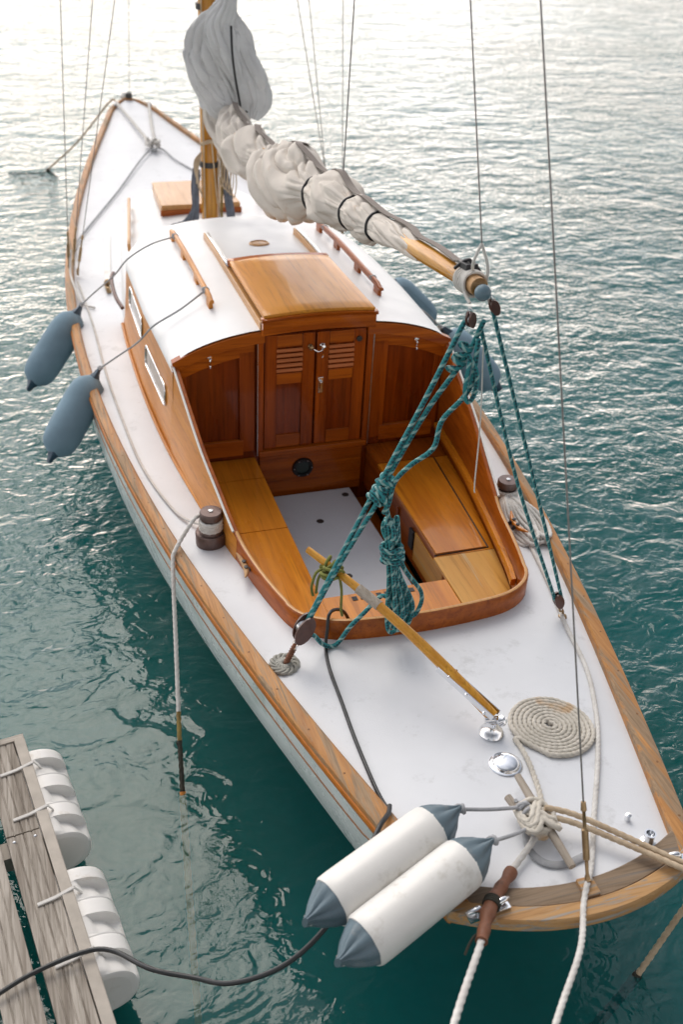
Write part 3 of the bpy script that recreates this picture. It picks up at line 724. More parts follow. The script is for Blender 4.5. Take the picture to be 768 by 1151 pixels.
def bagfold(a, s, k1, k2, seed, near):
    # near = 1 at a tie, 0 in the middle of a bag: tight pleats at the ties, loose swags between
    A = Vector((math.cos(a), math.sin(a), 0))
    q = noise.noise(A*.9+Vector((seed, 0, s*1.2)))
    pl = noise.noise(A*3.0+Vector((seed, seed, s*.9+q)))
    dg = noise.noise(A*.85+Vector((seed*2, s*3.2+.8*math.cos(a-1.1), 1.7))); d2 = noise.noise(A*1.5+Vector((seed*4, s*2.2-.9*math.cos(a-.6), 5.7)))
    rp_ = max(0, 1-abs(pl)*6); rd = max(0, 1-abs(dg)*8); r2 = max(0, 1-abs(d2)*8)
    return near*(.30*pl-.16*rp_)+(1-near)*(.22*q+.55*(facet(a, s, seed, 6)-1)+.38*abs(dg)+.30*abs(d2)-.14*rd-.11*r2-.04)
def sailtube(mb, spine, rads, ell, K, seed, amp=1.0, n=110, m=170, pinch=(), ties=()):
    P = cr(spine, .004); P = even(P, sum((P[i+1]-P[i]).length for i in range(len(P)-1))/m)
    rows = []; mm = len(P); nr = Vector((1, 0, 0))
    for i, p in enumerate(P):
        t = i/(mm-1); T = (P[min(i+1, mm-1)]-P[max(0, i-1)]).normalized(); nr = (Vector((1, 0, 0))-T*T.x).normalized(); b = T.cross(nr)
        R = tab(rads, t)
        for pc, dep, wd_ in pinch: R *= 1-dep*math.exp(-((t-pc)/wd_)**2)
        row = []
        for j in range(n):
            a = 2*PI*j/n; k = max(.62, 1+amp*(1-.8*sum(math.exp(-((t-q_)/.011)**2) for q_ in ties))*(bagfold(a, t*K[2], K[0], K[1], seed, max([math.exp(-((t-q_)/.035)**2) for q_ in ties])) if ties else fold(a, t*K[2], K[0], K[1], seed)))
            row.append(p+(nr*math.cos(a)*ell[0]+b*math.sin(a)*ell[1])*R*k)
        rows.append(row)
    mb.grid(rows, True); mb.cap(rows[0], True); mb.cap(rows[-1]); SR[:] = rows; return mb
SR = []
mb = MB()
sailtube(mb, [(.12, -.24, 2.62), (.085, -.24, 2.36), (.045, -.25, 2.22), (-.02, -.26, 2.07), (.02, -.27, 1.93), (.07, -.29, 1.80), (.10, -.33, 1.68), (.10, -.40, 1.60)],
         [(0, .02), (.30, .035), (.37, .075), (.44, .13), (.50, .17), (.58, .20), (.72, .205), (.84, .185), (.90, .145), (.945, .095), (1, .05)], (1, .55), (2.6, .35, 2.6), 4.4, 1.15, n=180, m=220)
sail_up = mb.build('sail_head', 'sailA', boat, angle=180); SU = list(SR)
for sp_, rd_, sd_ in (
        ([(-.09, -.27, 2.10), (-.115, -.29, 1.98), (-.085, -.32, 1.85), (-.01, -.36, 1.72), (.07, -.39, 1.63)], [(0, .02), (.2, .085), (.5, .115), (.8, .10), (1, .04)], 2.3),
        ([(.11, -.29, 2.22), (.15, -.33, 2.05), (.20, -.35, 1.88), (.235, -.36, 1.74), (.20, -.38, 1.63)], [(0, .015), (.25, .065), (.6, .10), (.85, .095), (1, .04)], 9.6),
        ([(.105, -.28, 2.50), (.07, -.30, 2.28), (.01, -.31, 2.15), (.035, -.35, 2.02), (.09, -.375, 1.88), (.12, -.38, 1.78)], [(0, .035), (.3, .055), (.5, .10), (.7, .085), (1, .02)], 13.1)):
    mb = MB(); sailtube(mb, sp_, rd_, (1, .55), (2.6, .8, 2.2), sd_, 1.0, n=120, m=150); mb.build('sail_layer', 'sailA', sail_up, angle=180)
mb = MB()
sailtube(mb, [(.08, -.36, 1.66), (.06, -.58, 1.615), (.03, -.90, 1.61), (.02, -1.30, 1.65), (.01, -1.65, 1.70), (0, -2.1, 1.755), (0, -2.55, 1.835), (0, -2.95, 1.895), (0, -3.35, 1.957), (0, -3.72, 2.008)],
         [(0, .06), (.03, .10), (.08, .115), (.13, .105), (.165, .07), (.19, .10), (.25, .135), (.31, .125), (.35, .075), (.385, .125), (.45, .165), (.53, .165), (.60, .12), (.635, .08), (.67, .105), (.72, .108), (.755, .075), (.775, .062), (.80, .078), (.84, .072), (.865, .05), (.91, .05), (.96, .042), (1, .03)], (.95, 1), (3.4, 1.0, 6.0), 6.7, 1.0, n=150, m=420, ties=(.165, .35, .635, .775, .865))
sail = mb.build('furled_sail', 'sailB', boat, angle=180); SF = list(SR)
# loose cloth fold hanging below the head
mb = MB()
sailtube(mb, [(-.04, -.28, 1.74), (-.03, -.34, 1.60), (.02, -.5, 1.50), (.06, -.75, 1.465), (.07, -1.0, 1.50)], [(0, .06), (.3, .085), (.6, .085), (.9, .06), (1, .03)], (1, .8), (2.2, .3, 1.5), 5.5, .8, n=80, m=100)
mb.build('sail_fold', 'sailB', boat, angle=180)
# webbing along the top of the bundle and black sail ties
def ribbon(mb, pts, w, side, th=.002):
    P = cr(pts, .02); S_ = Vector(side).normalized()*w/2
    mb.grid([[p-S_+Vector((0, 0, th)), p+S_+Vector((0, 0, th)), p+S_, p-S_] for p in P], True)
def smooth_path(P, k=6):
    return [sum((P[max(0, min(len(P)-1, i+d))] for d in range(-k, k+1)), Vector())/(2*k+1) for i in range(len(P))]
P = [max(rw_, key=lambda v: v.z+.35*v.x)+Vector((0, 0, .006)) for rw_ in SF]
P = smooth_path(P, 9)[6::14]+[Vector((.01, -3.82, 2.065)), Vector((0, -4.02, 2.085))]
mb = MB(); ribbon(mb, P, .034, (1, 0, -.15), .004); mb.build('webbing_strap', 'webbing', sail)
def tie(rows, t, r, par, wid=3):
    i = int(t*(len(rows)-1)); c = sum(rows[i], Vector())/len(rows[i]); n_ = len(rows[i])
    ring = [c+(v-c)*(1+.002/max(.02, (v-c).length)) for v in rows[i]]
    ring = [sum((ring[(j+d) % n_] for d in range(-5, 6)), Vector())/11 for j in range(n_)]
    mb = MB(); mb.tube(ring[::3]+[ring[0], ring[1]], r, 8); mb.build('sail_tie', 'black', par)
for t_ in (.35, .635, .775, .865): tie(SF, t_, .0065, sail)
P = []
for rw_ in SU:
    c_ = sum(rw_, Vector())/len(rw_); P.append(min(rw_, key=lambda v: abs(v.x-c_.x-.03)+(1 if v.y > c_.y else 0))+Vector((0, -.045, 0)))
m_ = len(P); P = cr([(.065, -.405, 2.16), (.06, -.455, 2.02), (.075, -.47, 1.88), (.10, -.475, 1.74), (.11, -.46, 1.64)], .03)
mb = MB(); ribbon(mb, P, .014, (1, .1, 0), .003); mb.build('luff_tape', 'black', sail_up)
tie(SU, .945, .008, sail_up)

# standing rigging
def wire(nm, a, b, r=.0027, turn=True, mat='wire'):
    mb = MB(); a = Vector(a); b = Vector(b); d = (b-a).normalized(); st = a+d*(.24 if turn else 0)
    mb.tube([st, st.lerp(b, .5), b], r, 8); o = mb.build(nm, mat, boat)
    if turn:
        mb = MB(); q = d
        mb.lathe([(0, 0), (.008, .0), (.008, .02), (.005, .03), (.0055, .07), (.010, .075), (.010, .165), (.0055, .17), (.005, .22), (.009, .225), (.007, .25), (0, .25)], a, 12, d); mb.build('turnbuckle', 'brass', o)
        mb = MB(); mb.box(a-d*.004+Vector((0, 0, .0)), (.014, .008, .04)); mb.build('chainplate', 'brass', o)
    return o
top = (0, -.15, 11.6)
wire('backstay', (.005, -5.365, SB(-5.3)+.03), top)
wire('forestay', (0, 3.86, SB(3.9)+.05), (0, -.1, 11.3), turn=False)
for sgn in (-1, 1):
    m_ = MB(); m_.tube([(sgn*.965, .06, SB(0)+.0), (sgn*.965, .06, SB(0)+.2)], .006, 8); 
    wire('cap_shroud', (sgn*.955, .02, SB(0)+.01), (sgn*.70, -.12, 5.0))
    wire('lower_shroud', (sgn*.915, .12, SB(0)+.01), (sgn*.06, -.08, 6.2))
    wire('aft_lower_shroud', (sgn*.905, -.06, SB(0)+.01), (sgn*.05, -.1, 4.6))
mb = MB(); mb.tube([be+Vector((0, .02, .13)), Vector((0, -.16, 11.5))], .0025, 6); mb.build('topping_lift', 'wire', boat)
mb = MB(); mb.tube([(.02, -2.75, 1.98), (.98, -.15, 7.5)], .003, 6); mb.build('lazy_line', 'wire', boat)

# ------------------------------------------------------------------ deck fittings
# tiller
hd = Vector((0, -4.70, SB(-4.7)+.085)); tp = Vector((-.455, -3.99, 1.02)); 
tdir = (tp-hd)
def tpnt(t): return hd+tdir*t+Vector((0, 0, .035*math.sin(PI*t)))
mb = MB(); mb.tube([tpnt(i/24) for i in range(25)], lambda t: .0245-.0105*t, 14, ell=(1, .85)); tiller = mb.build('tiller', 'spar_y', boat)
mb = MB(); mb.tube([tpnt(t) for t in (.60, .63, .67, .715)], .0188, 14); mb.build('tiller_whipping', 'grey_wood', tiller)
for s in (-1, 1):
    mb = MB(); side = tdir.cross(Vector((0, 0, 1))).normalized()*.0195*s
    q = tdir.normalized().to_track_quat('Y', 'Z').to_matrix(); mb.box(tpnt(.13)+side, (.004, .25, .024), q)
    for t in (.03, .12, .21): mb.lathe([(0, 0), (.007, 0), (.005, .005), (0, .006)], tpnt(t)+side*1.1+Vector((0, 0, .004)), 10, side)
    mb.build('tiller_cheek', 'chrome', tiller, bevel=.001)
mb = MB(); mb.lathe([(0, 0), (.040, 0), (.043, .012), (.034, .028), (.022, .040), (.020, .062), (0, .064)], (0, -4.705, SB(-4.7)+.008), 28); mb.build('rudder_head', 'chrome', boat)
mb = MB(); mb.tube([hd+Vector((-.03, .0, -.008)), hd+Vector((.035, -.01, -.008))], .011, 12); mb.lathe([(0, -.006), (.018, -.004), (.02, .006), (.012, .018), (0, .02)], hd+Vector((.018, -.024, .0)), 16, (.4, -.6, .6)); mb.build('tiller_bolt', 'chrome', tiller)
# round deck plate
mb = MB(); mb.lathe([(0, -.002), (.055, -.002), (.055, .003), (.052, .006), (.046, .007), (.044, .010)]+[(.043*math.cos(a), .012+.014*math.sin(a)) for a in [k*PI/16 for k in range(9)]], (-.014, -4.853, zd(0, -4.853)), 40); mb.build('deck_plate', 'chrome', boat)
# vent pipe and small cleat near the starboard quarter
mb = MB(); mb.lathe([(0, 0), (.028, 0), (.026, .008), (.016, .012), (.0155, .045), (.018, .05), (.013, .05), (.012, .01), (0, .01)], (.272, -5.262, zd(.27, -5.26)), 24); mb.build('deck_pipe', 'chrome', boat)
mb = MB(); mb.lathe([(0, 0), (.010, 0), (.008, .018), (.010, .022), (0, .026)], (.262, -5.16, zd(.26, -5.16)), 16); mb.build('deck_stud', 'chrome', boat)
# fairleads on the quarters
def fairlead(x, y, a):
    z = SB(y)+.022; q = Matrix.Rotation(a, 3, 'Z'); mb = MB()
    mb.box(Vector((x, y, z+.004)), (.13, .034, .009), q)
    for s in (-1, 1):
        mb.tube(cr([Vector((x, y, z))+q @ Vector(v) for v in ((s*.03, 0, .004), (s*.030, 0, .026), (s*.048, .0, .030), (s*.064, .004, .022))], .006), lambda t: .012-.005*t, 10)
    mb.build('fairlead', 'chrome', boat, bevel=.002)
fairlead(-.312, -5.372, .12); fairlead(.335, -5.365, -.15)
# stern bitts: two crossed wooden pins
zc = zd(0, -5.1)
mb = MB()
mb.lathe([(0, -.01), (.03, -.01), (.028, .035), (0, .04)], (-.03, -5.13, zc), 20)
bt = mb.build('bitt_post', 'steel', boat)
mb = MB(); mb.tube([(-.028, -4.955, zc+.05), (-.03, -5.06, zc+.055), (-.028, -5.20, zc+.055), (-.022, -5.315, zc+.048)], lambda t: .0145-.003*abs(2*t-1), 14); mb.build('bitt_pin', 'grey_wood', bt)
mb = MB(); mb.tube([(-.098, -5.03, zc+.055), (-.09, -5.09, zc+.055), (-.078, -5.17, zc+.045)], .0125, 14); mb.build('bitt_pin', 'grey_wood', bt)
# sheet tracks on the side deck and sheet cars
for sgn in (-1, 1):
    mb = MB(); P = [(sgn*.63, .60), (sgn*.685, .15), (sgn*.735, -.25)]
    rows = [[(x-.02, y, zd(x, y)+.001), (x-.02, y, zd(x, y)+.014), (x+.02, y, zd(x, y)+.014), (x+.02, y, zd(x, y)+.001)] for x, y in P]
    mb.grid(rows, True); mb.cap(rows[0]); mb.cap(rows[-1], True); tr = mb.build('sheet_track', 'fwhite', boat, bevel=.002)
    mb = MB(); mb.box((sgn*.745, -.33, zd(.74, -.33)+.012), (.03, .16, .018)); mb.lathe([(0, 0), (.02, .0), (.022, .02), (.01, .035), (0, .036)], (sgn*.74, -.30, zd(.74, -.3)+.02), 14); mb.lathe([(0, 0), (.013, .0), (.013, .02), (0, .026)], (sgn*.75, -.40, zd(.74, -.4)+.02), 14); mb.build('track_car', 'brass', tr, bevel=.003)
    mb = MB(); mb.tube(cr([(sgn*(CW(-.9)+.008), -.62, .80), (sgn*(CW(-.9)+.03), -.70, .79), (sgn*(CW(-.9)+.03), -.86, .75), (sgn*(CW(-.9)+.006), -.98, .72)], .02), .012, 10); mb.build('side_cleat', 'bronze', cabin)
# fore hatch
mb = MB(); zt = .945
mb.add([(-.30, .165, .875), (.245, .165, .875), (.245, .70, .875), (-.30, .70, .875), (-.30, .165, zt), (.245, .165, zt), (.245, .70, zt), (-.30, .70, zt)],
       [(0, 3, 2, 1), (4, 5, 6, 7), (0, 1, 5, 4), (1, 2, 6, 5), (2, 3, 7, 6), (3, 0, 4, 7)])
mb.v = [(v[0]*(1 if v[1] < .5 else .93), v[1], v[2]) for v in mb.v]
fh = mb.build('fore_hatch', 'pale', boat, bevel=.004)
mb = MB(); mb.box((-.0275, .163, .893), (.56, .012, .038)); mb.build('hatch_coaming', 'mahog_x', fh)
# foredeck cleat
mb = MB(); z = zd(0, 2.48); mb.box((0, 2.48, z+.012), (.05, .12, .024)); mb.tube(cr([(0, 2.60, z+.055), (0, 2.53, z+.045), (0, 2.43, z+.045), (0, 2.36, z+.055)], .02), lambda t: .014, 10); mb.build('foredeck_cleat', 'steel', boat, bevel=.004)
# eye plates and quarter blocks for the mainsheet
QP = Vector((-.577, -4.15, zd(.577, -4.15))); QS = Vector((.566, -4.145, zd(.566, -4.145)))
pdir = (Vector((0, -4.15, 1.95))-QP).normalized()
mb = MB(); P = even([QP+pdir*(.02+.0012*k)+pdir.to_track_quat('Z', 'Y') @ Vector((.010*math.cos(k*.7), .010*math.sin(k*.7), 0)) for k in range(64)], .004); mb.tube(P, .0028, 6); mb.tube([QP+pdir*.01, QP+pdir*.10], .009, 10); mb.build('spring', 'leather', boat)
block(QP+pdir*.175, -pdir, boat, 1.35)
sdir = (Vector((.06, -4.15, 1.98))-QS).normalized()
mb = MB(); mb.lathe([(0, 0), (.018, 0), (.016, .006), (.006, .01), (0, .01)], QS, 16); cord(mb, [QS, QS+sdir*.03+Vector((.008, 0, 0)), QS+sdir*.055], .005); mb.lathe([(0, 0), (.009, 0), (.009, .02), (0, .022)], QS+sdir*.035, 12, sdir); mb.build('eye_plate', 'brass', boat)
block(QS+sdir*.095, -sdir, boat, .8)

# ------------------------------------------------------------------ mainsheet
ms = thing('mainsheet', 'teal braided rope from the boom end to both quarters, with a hanging hank', 'rope', (0, -4.15, .65))
BE = Vector((-.030, -4.20, 1.945)); KN = Vector((-.243, -4.15, 1.365)); PB = QP+pdir*.16
def trope(pts, r=.0085, nm='line'):
    mb = MB(); P = even(cr(pts, .012), .006); mb.tube(P, r, 12); return adopt(mb.build(nm, 'teal'), ms)
def off(p, x, y, z=0): return Vector(p)+Vector((x, y, z))
trope([off(BE, .04, -.03, .03), off(BE, .01, 0, -.10), KN.lerp(BE, .5)+Vector((.008, -.01, 0)), off(KN, .012, -.015, .05), off(KN, 0, -.02), KN.lerp(PB, .5), PB])
trope([off(BE, -.01, 0, .02), KN.lerp(BE, .55)+Vector((-.014, 0, -.0)), off(KN, -.012, -.012, .03), off(KN, -.02, -.0, -.05)])
# slack bight
trope([off(BE, .03, -.03, -.03), off(BE, .02, -.03, -.2), (-.062, -4.165, 1.60), (-.085, -4.17, 1.50), (-.16, -4.165, 1.44), off(KN, .03, -.02, .02), off(KN, .01, -.03, -.06), off(KN, -.0, -.02, -.10)])
trope([PB, off(PB, .012, .005, .03), off(KN, -.03, .01, -.03)])
# knots
def knot(c, axv, n, R, L_, r=.0085, seed=1):
    q = Vector(axv).to_track_quat('Z', 'Y'); rg = random.Random(seed); pts = []
    for k in range(n*10+1):
        a = k/10*2*PI; t = k/(n*10)
        pts.append(Vector(c)+q @ Vector(((R*(1+.18*math.sin(a*.37+seed)))*math.cos(a), R*(1+.15*math.cos(a*.61))*math.sin(a), L_*(t-.5)+.012*math.sin(a*.5+seed))))
    return pts
trope(knot(KN, BE-KN, 5, .024, .07, seed=2), .008, 'knot'); trope(knot(off(KN, -.02, -.01, -.04), (1, .2, .5), 3, .028, .03, seed=4), .008, 'knot')
trope(knot(off(BE, -.01, .0, -.10), BE-KN, 4, .018, .10, seed=5), .008, 'knot'); # pigtails at boom end
trope([off(BE, .0, -.03, -.08), off(BE, .03, -.05, -.14), off(BE, .035, -.04, -.22), off(BE, .015, -.04, -.245), off(BE, .0, -.04, -.2), off(BE, .005, -.04, -.10)], .0075, 'loop')
# hank
HT = Vector((-.212, -4.17, 1.20)); HB = Vector((-.135, -4.165, .70))
trope([off(KN, 0, -.01, -.02), off(KN, .015, -.01, -.10), HT], .0085)
rg = random.Random(3)
for k in range(8):
    u_ = (k-3.5)/3.5; zb = rg.uniform(-.02, .07); w_ = rg.uniform(.012, .03); dy = rg.uniform(-.035, .03)
    b_ = Vector((HB.x+u_*.042, HB.y+dy, HB.z+zb+.03*abs(u_))); t_ = off(HT, u_*.02, dy*.4, rg.uniform(-.03, .03))
    m1 = t_.lerp(b_, .45)+Vector((u_*.0-.012, 0, 0)); m1.x = lerp(t_.x, b_.x, .4)+u_*-.012
    trope([t_, m1+Vector((-w_*.5, -.008, 0)), b_+Vector((-w_*1.1, 0, .10)), b_+Vector((-w_*.8, -.006, .02)), b_+Vector((0, -.008, 0)), b_+Vector((w_*.8, -.006, .02)), b_+Vector((w_*1.1, 0, .10)), m1+Vector((w_*.5, .008, 0)), t_+Vector((.006, .006, .0)), t_], .0080, 'loop')
trope(knot(off(HT, .012, 0, -.11), HT-HB, 6, .034, .07, seed=6), .008, 'knot')
trope(knot(off(HT, -.002, 0, -.015), (1, .1, .1), 2, .04, .02, seed=8), .0075, 'knot')
# tail running round to the port quarter block
trope([off(HB, -.03, .0, .13), (-.2, -4.12, .86), (-.27, -4.12, .79), (-.32, -4.12, .735), (-.37, -4.115, zd(.38, -4.11)+.012), (-.42, -4.12, zd(.4, -4.1)+.03), (-.46, -4.13, .73), off(PB, .02, -.01, -.01)])
# starboard tackle
SB_ = QS+sdir*.10
trope([(.055, -4.19, 1.99), (.30, -4.17, 1.36), off(SB_, .012, 0, .01)], .0068); trope([(.02, -4.20, 1.93), (.24, -4.18, 1.34), off(SB_, -.014, 0, .0)], .0068)
mb = MB(); cord(mb, [(.03, -4.20, 1.92), (.06, -4.2, 1.6), (.07, -4.2, 1.36), (.075, -4.2, 1.32)], .0025); adopt(mb.build('tail', 'rope_white'), ms)

# olive lashing holding the tiller to the sheet
ol = thing('lashing', 'olive green cord knotted round the tiller and teal rope', 'cord', (-.41, -4.06, .9))
tc_ = tpnt(.865)
mb = MB()
mb.tube(even(cr(knot(tc_, tdir, 4, .028, .05, seed=3), .01), .006), .006, 8)
mb.tube(even(cr(knot(tc_+Vector((-.01, -.02, -.01)), (.3, .2, 1), 3, .030, .035, seed=7), .01), .006), .006, 8)
adopt(mb.build('knot', 'olive'), ol)
for e in (((-.03, -.01, 0), (-.05, -.01, -.03), (-.06, -.02, -.09)), ((-.02, 0, .0), (-.055, .0, -.01), (-.075, -.01, -.07), (-.07, -.02, -.10)), ((.02, -.03, -.01), (.03, -.04, -.08), (.03, -.045, -.16), (.035, -.05, -.19)), ((.0, -.03, .01), (.02, -.05, .02), (.035, -.04, -.0))):
    mb = MB(); cord(mb, [tc_+Vector(v) for v in e], .0052); adopt(mb.build('cord_end', 'olive'), ol)

# ------------------------------------------------------------------ ropes on deck
# rope mat under the port quarter block
mb = MB(); pts = []
for k in range(5*60+1):
    a = k/60*2*PI; rr = .0315+.021*math.cos(a*13/5); pts.append((QP.x+rr*math.cos(a), QP.y+rr*math.sin(a), QP.z+.007+.004*math.sin(a*13/5*2)))
mb.tube(even(pts, .004), .0065, 8); tag(mb.build('rope_mat', 'mat'), 'round grey woven rope mat on deck below the port quarter block', 'rope mat')
# spiral coil
co = thing('coiled_rope', 'cream rope laid in a flat spiral on the aft deck, tail on the bitts', 'rope', (.212, -4.725, .67))
mb = MB(); pts = []; cx_, cy_ = .214, -4.725; turns = 8.6; n = 900
for k in range(n+1):
    t = k/n; a = -t*turns*2*PI+PI*.55; rr = .012+.0158*turns*t
    x, y = cx_+rr*math.cos(a)*1.02, cy_+rr*math.sin(a)*.98
    pts.append(Vector((x, y, zd(x, y)+.009+.0025*noise.noise(Vector((x*30, y*30, t*20))))))
e = pts[-1]; a1 = -turns*2*PI+PI*.55
tail = [(.070, -4.755), (.066, -4.80), (.062, -4.86), (.048, -4.94), (.032, -5.01), (.006, -5.09)]
pts2 = pts+cr([pts[-1]]+[Vector((x, y, zd(x, y)+.009)) for x, y in tail]+[Vector((-.02, -5.13, zc+.06))], .01)[1:]
mb.tube(even(pts2, .0052), .0082, 12, 3, .062, .2); adopt(mb.build('spiral', 'rope_cream'), co)
# knot wound on the bitts
mb = MB(); pts = []
for k in range(241):
    a = k/240*2*PI*5; s = math.sin(a); c = math.sin(2*a)
    pts.append(Vector((-.050+.046*s+.004*math.sin(a*.4), -5.135+.040*c+.0115*(k/240*10-5)*.5, zc+.070+.013*math.cos(a*2+.6)+.004*math.sin(a*.41))))
rope(mb, pts, .0088, 3, False); adopt(mb.build('figure_eight_turns', 'rope_cream'), co)
mb = MB(); pts = []
for k in range(121):
    a = k/120*2*PI*4; pts.append(Vector((-.045+.046*math.cos(a), -5.125+.060*math.sin(a), zc+.028+.011*k/30+.004*math.sin(a*2.3))))
rope(mb, pts, .0088, 3, False); adopt(mb.build('round_turns', 'rope_cream'), co)
# tan spring line going off to starboard
mb = MB(); rope(mb, [(-.02, -5.12, zc+.085), (.06, -5.16, zc+.075), (.18, -5.26, .745), (.30, -5.385, .738), (.42, -5.50, .73), (.75, -5.85, .80), (1.2, -6.3, .95)], .0088)
rope(mb, [(-.02, -5.14, zc+.07), (.06, -5.185, zc+.06), (.18, -5.285, .735), (.285, -5.405, .742), (.40, -5.52, .73), (.72, -5.9, .8), (1.15, -6.35, .95)], .0088)
tag(mb.build('mooring_line', 'rope_tan'), 'doubled tan mooring line from the stern bitts out past the starboard quarter', 'rope')
# stern line with leather chafe sleeve
sl_ = thing('mooring_line', 'white stern line passing through a brown leather sleeve at the port quarter', 'rope', (-.31, -5.37, .72))
A_ = [(-.05, -5.16, zc+.04), (-.10, -5.20, zc+.03), (-.19, -5.265, SB(-5.3)+.025), (-.305, -5.37, SB(-5.3)+.048), (-.385, -5.48, .755), (-.56, -5.70, .80), (-.85, -6.1, .9)]
mb = MB(); rope(mb, A_, .0095); adopt(mb.build('rope', 'rope_white'), sl_)
mb = MB(); P = cr(A_[2:5], .01); mb.tube(P, lambda t: .020-.003*math.sin(t*9)+.002*math.sin(t*31), 14); adopt(mb.build('leather_sleeve', 'leather'), sl_)
mb = MB()
for k in range(4): mb.tube([Vector(P[int(len(P)*.48)])+Vector((.0, .0, 0))+(Vector(P[-1])-Vector(P[0])).normalized().to_track_quat('Z', 'Y') @ Vector((.023*math.cos(a), .023*math.sin(a), k*.007)) for a in [j*PI/8 for j in range(17)]], .0035, 6)
cord(mb, [Vector(P[-6])+Vector((.01, 0, 0)), Vector(P[-4])+Vector((-.03, .0, -.01)), Vector(P[-2])+Vector((-.05, -.01, -.04))], .004)
adopt(mb.build('whipping', 'rope_dark'), sl_)
# long white line along the starboard side deck and over the transom
mb = MB(); P = [(x, y, zd(x, y)+.009) for x, y in ((.70, -3.45), (.678, -3.565), (.617, -3.902), (.548, -4.199), (.497, -4.465), (.41, -4.695), (.305, -4.894), (.155, -5.136), (.055, -5.30))]
rope(mb, P+[(.0, -5.37, SB(-5.3)+.036), (-.04, -5.425, SB(-5.3)+.028), (-.145, -5.583, .77), (-.317, -5.769, .80), (-.60, -6.1, .9)], .0082)
tag(mb.build('mooring_line', 'rope_white'), 'long white line running down the starboard side deck and over the middle of the transom', 'rope')
# port line from winch to the water
pl = thing('mooring_line', 'white line from the port winch over the rail straight down into the water', 'rope', (-.672, -3.285, .66))
mb = MB()
for k in range(1):
    pts = [Vector((-.672+(.045-.004*abs(t-.5))*math.cos(a), -3.285+.045*math.sin(a), zw+.012+.048*t)) for t, a in [(j/80, j/80*2*PI*4.2+.9) for j in range(81)]]
    tailp = [(-.735, -3.27, .73), (-.79, -3.31, .685), (-.845, -3.375, SB(-3.3)+.025), (-.862, -3.42, SB(-3.3)-.01), (-.90, -3.66, .385), (-.932, -3.86, .21)]
    rope(mb, pts+tailp, .0085)
adopt(mb.build('rope', 'rope_white'), pl)
mb = MB(); rope(mb, [(-.932, -3.86, .21), (-.945, -3.94, .13)], .0088); adopt(mb.build('mossy_length', 'rope_moss'), pl)
mb = MB(); rope(mb, [(-.945, -3.94, .13), (-.955, -4.02, .06), (-.965, -4.089, 0)], .0092); cord(mb, [(-.945, -3.94, .13), (-.955, -3.945, .125), (-.95, -3.95, .11)], .006); adopt(mb.build('wet_length', 'rope_dark'), pl)
mb = MB(); rope(mb, [(-.965, -4.089, 0), (-.985, -4.25, -.14), (-1.02, -4.55, -.38), (-1.06, -4.9, -.65)], .013); adopt(mb.build('sunken_length', 'rope_wet'), pl)
mb = MB(); cord(mb, [(-.66, -3.24, zw+.01), (-.70, -3.18, zd(.7, -3.2)+.03), (-.78, -3.02, zd(.78, -3)+.01), (-.86, -2.6, zd(.86, -2.6)+.008), (-.89, -2.1, zd(.89, -2.1)+.008), (-.905, -1.5, zd(.9, -1.5)+.008), (-.90, -.8, zd(.9, -.8)+.008), (-.92, -.2, SB(-.2)+.0)], .0062)
tag(mb.build('jib_sheet', 'rope_white'), 'thin pale jib sheet lying along the port side deck to the winch', 'rope')
# hank of white rope at the starboard winch
hk = thing('rope_hank', 'white rope looped round the starboard winch and heaped on the side deck', 'rope', (.70, -3.4, .62))
mb = MB(); pts = [Vector((.705+.047*math.cos(a), -3.30+.047*math.sin(a), zw2+.014+.045*t)) for t, a in [(j/70, j/70*2*PI*3.5) for j in range(71)]]
rope(mb, pts, .0085); adopt(mb.build('drum_turns', 'rope_white'), hk)
rg = random.Random(11)
for k in range(9):
    u_ = (k-4)/4; dx = u_*.028; z0 = zw2+.045-.02*abs(u_)
    A0 = Vector((.685+dx*.7, -3.335, z0)); zz = zd(.68, -3.5)+.010+.011*(k % 4); ex = .700+u_*.058; ey = -3.62-.06*rg.random()
    a_ = Vector((ex-.045, -3.50, zz+.006)); b_ = Vector((ex, ey, zz)); c_ = Vector((ex+.045, -3.52, zz+.004))
    mb = MB(); rope(mb, [A0, A0.lerp(a_, .5)+Vector((-.012, 0, .018)), a_, b_+Vector((-.02, .015, 0)), b_, b_+Vector((.022, .015, 0)), c_, A0.lerp(c_, .4)+Vector((.010, 0, .014)), A0+Vector((.01, .004, 0))], .0080)
    adopt(mb.build('loop', 'rope_white'), hk)
# grey elastic strops from the bitts belong to the white fenders; curved grey strap on the bitts
mb = MB(); P = cr([(-.088, -5.14, zc+.03), (-.10, -5.20, zc+.014), (-.075, -5.255, zc+.012), (-.02, -5.275, zc+.012), (.05, -5.265, zc+.012)], .01); mb.tube(P, .009, 8, ell=(.5, 1.3)); tag(mb.build('webbing_strap', 'rope_grey'), 'short grey webbing strap curled around the foot of the stern bitts', 'strap')
# foredeck lines
mb = MB(); cord(mb, [(-.88, .25, SB(0)+.05), (-.838, .557, zd(.83, .55)+.02), (-.45, 1.45, zd(.45, 1.5)+.015), (-.01, 2.42, zd(0, 2.4)+.03), (.16, 2.1, zd(.16, 2.1)+.012), (.45, 1.35, zd(.45, 1.3)+.01), (.72, .55, zd(.7, .5)+.01)], .0075)
tag(mb.build('foredeck_line', 'rope_grey'), 'grey line crossing the foredeck in a V through the foredeck cleat', 'rope')
mb = MB()
rope(mb, [(-.14, 3.74, SB(3.7)+.04), (-.09, 3.3, zd(0, 3.3)+.03), (-.02, 2.56, zd(0, 2.5)+.05), (.02, 2.45, zd(0, 2.5)+.06)], .013); rope(mb, [(.165, 3.72, SB(3.7)+.04), (.10, 3.2, zd(0, 3.2)+.03), (.03, 2.56, zd(0, 2.5)+.05), (.0, 2.42, zd(0, 2.5)+.05)], .013)
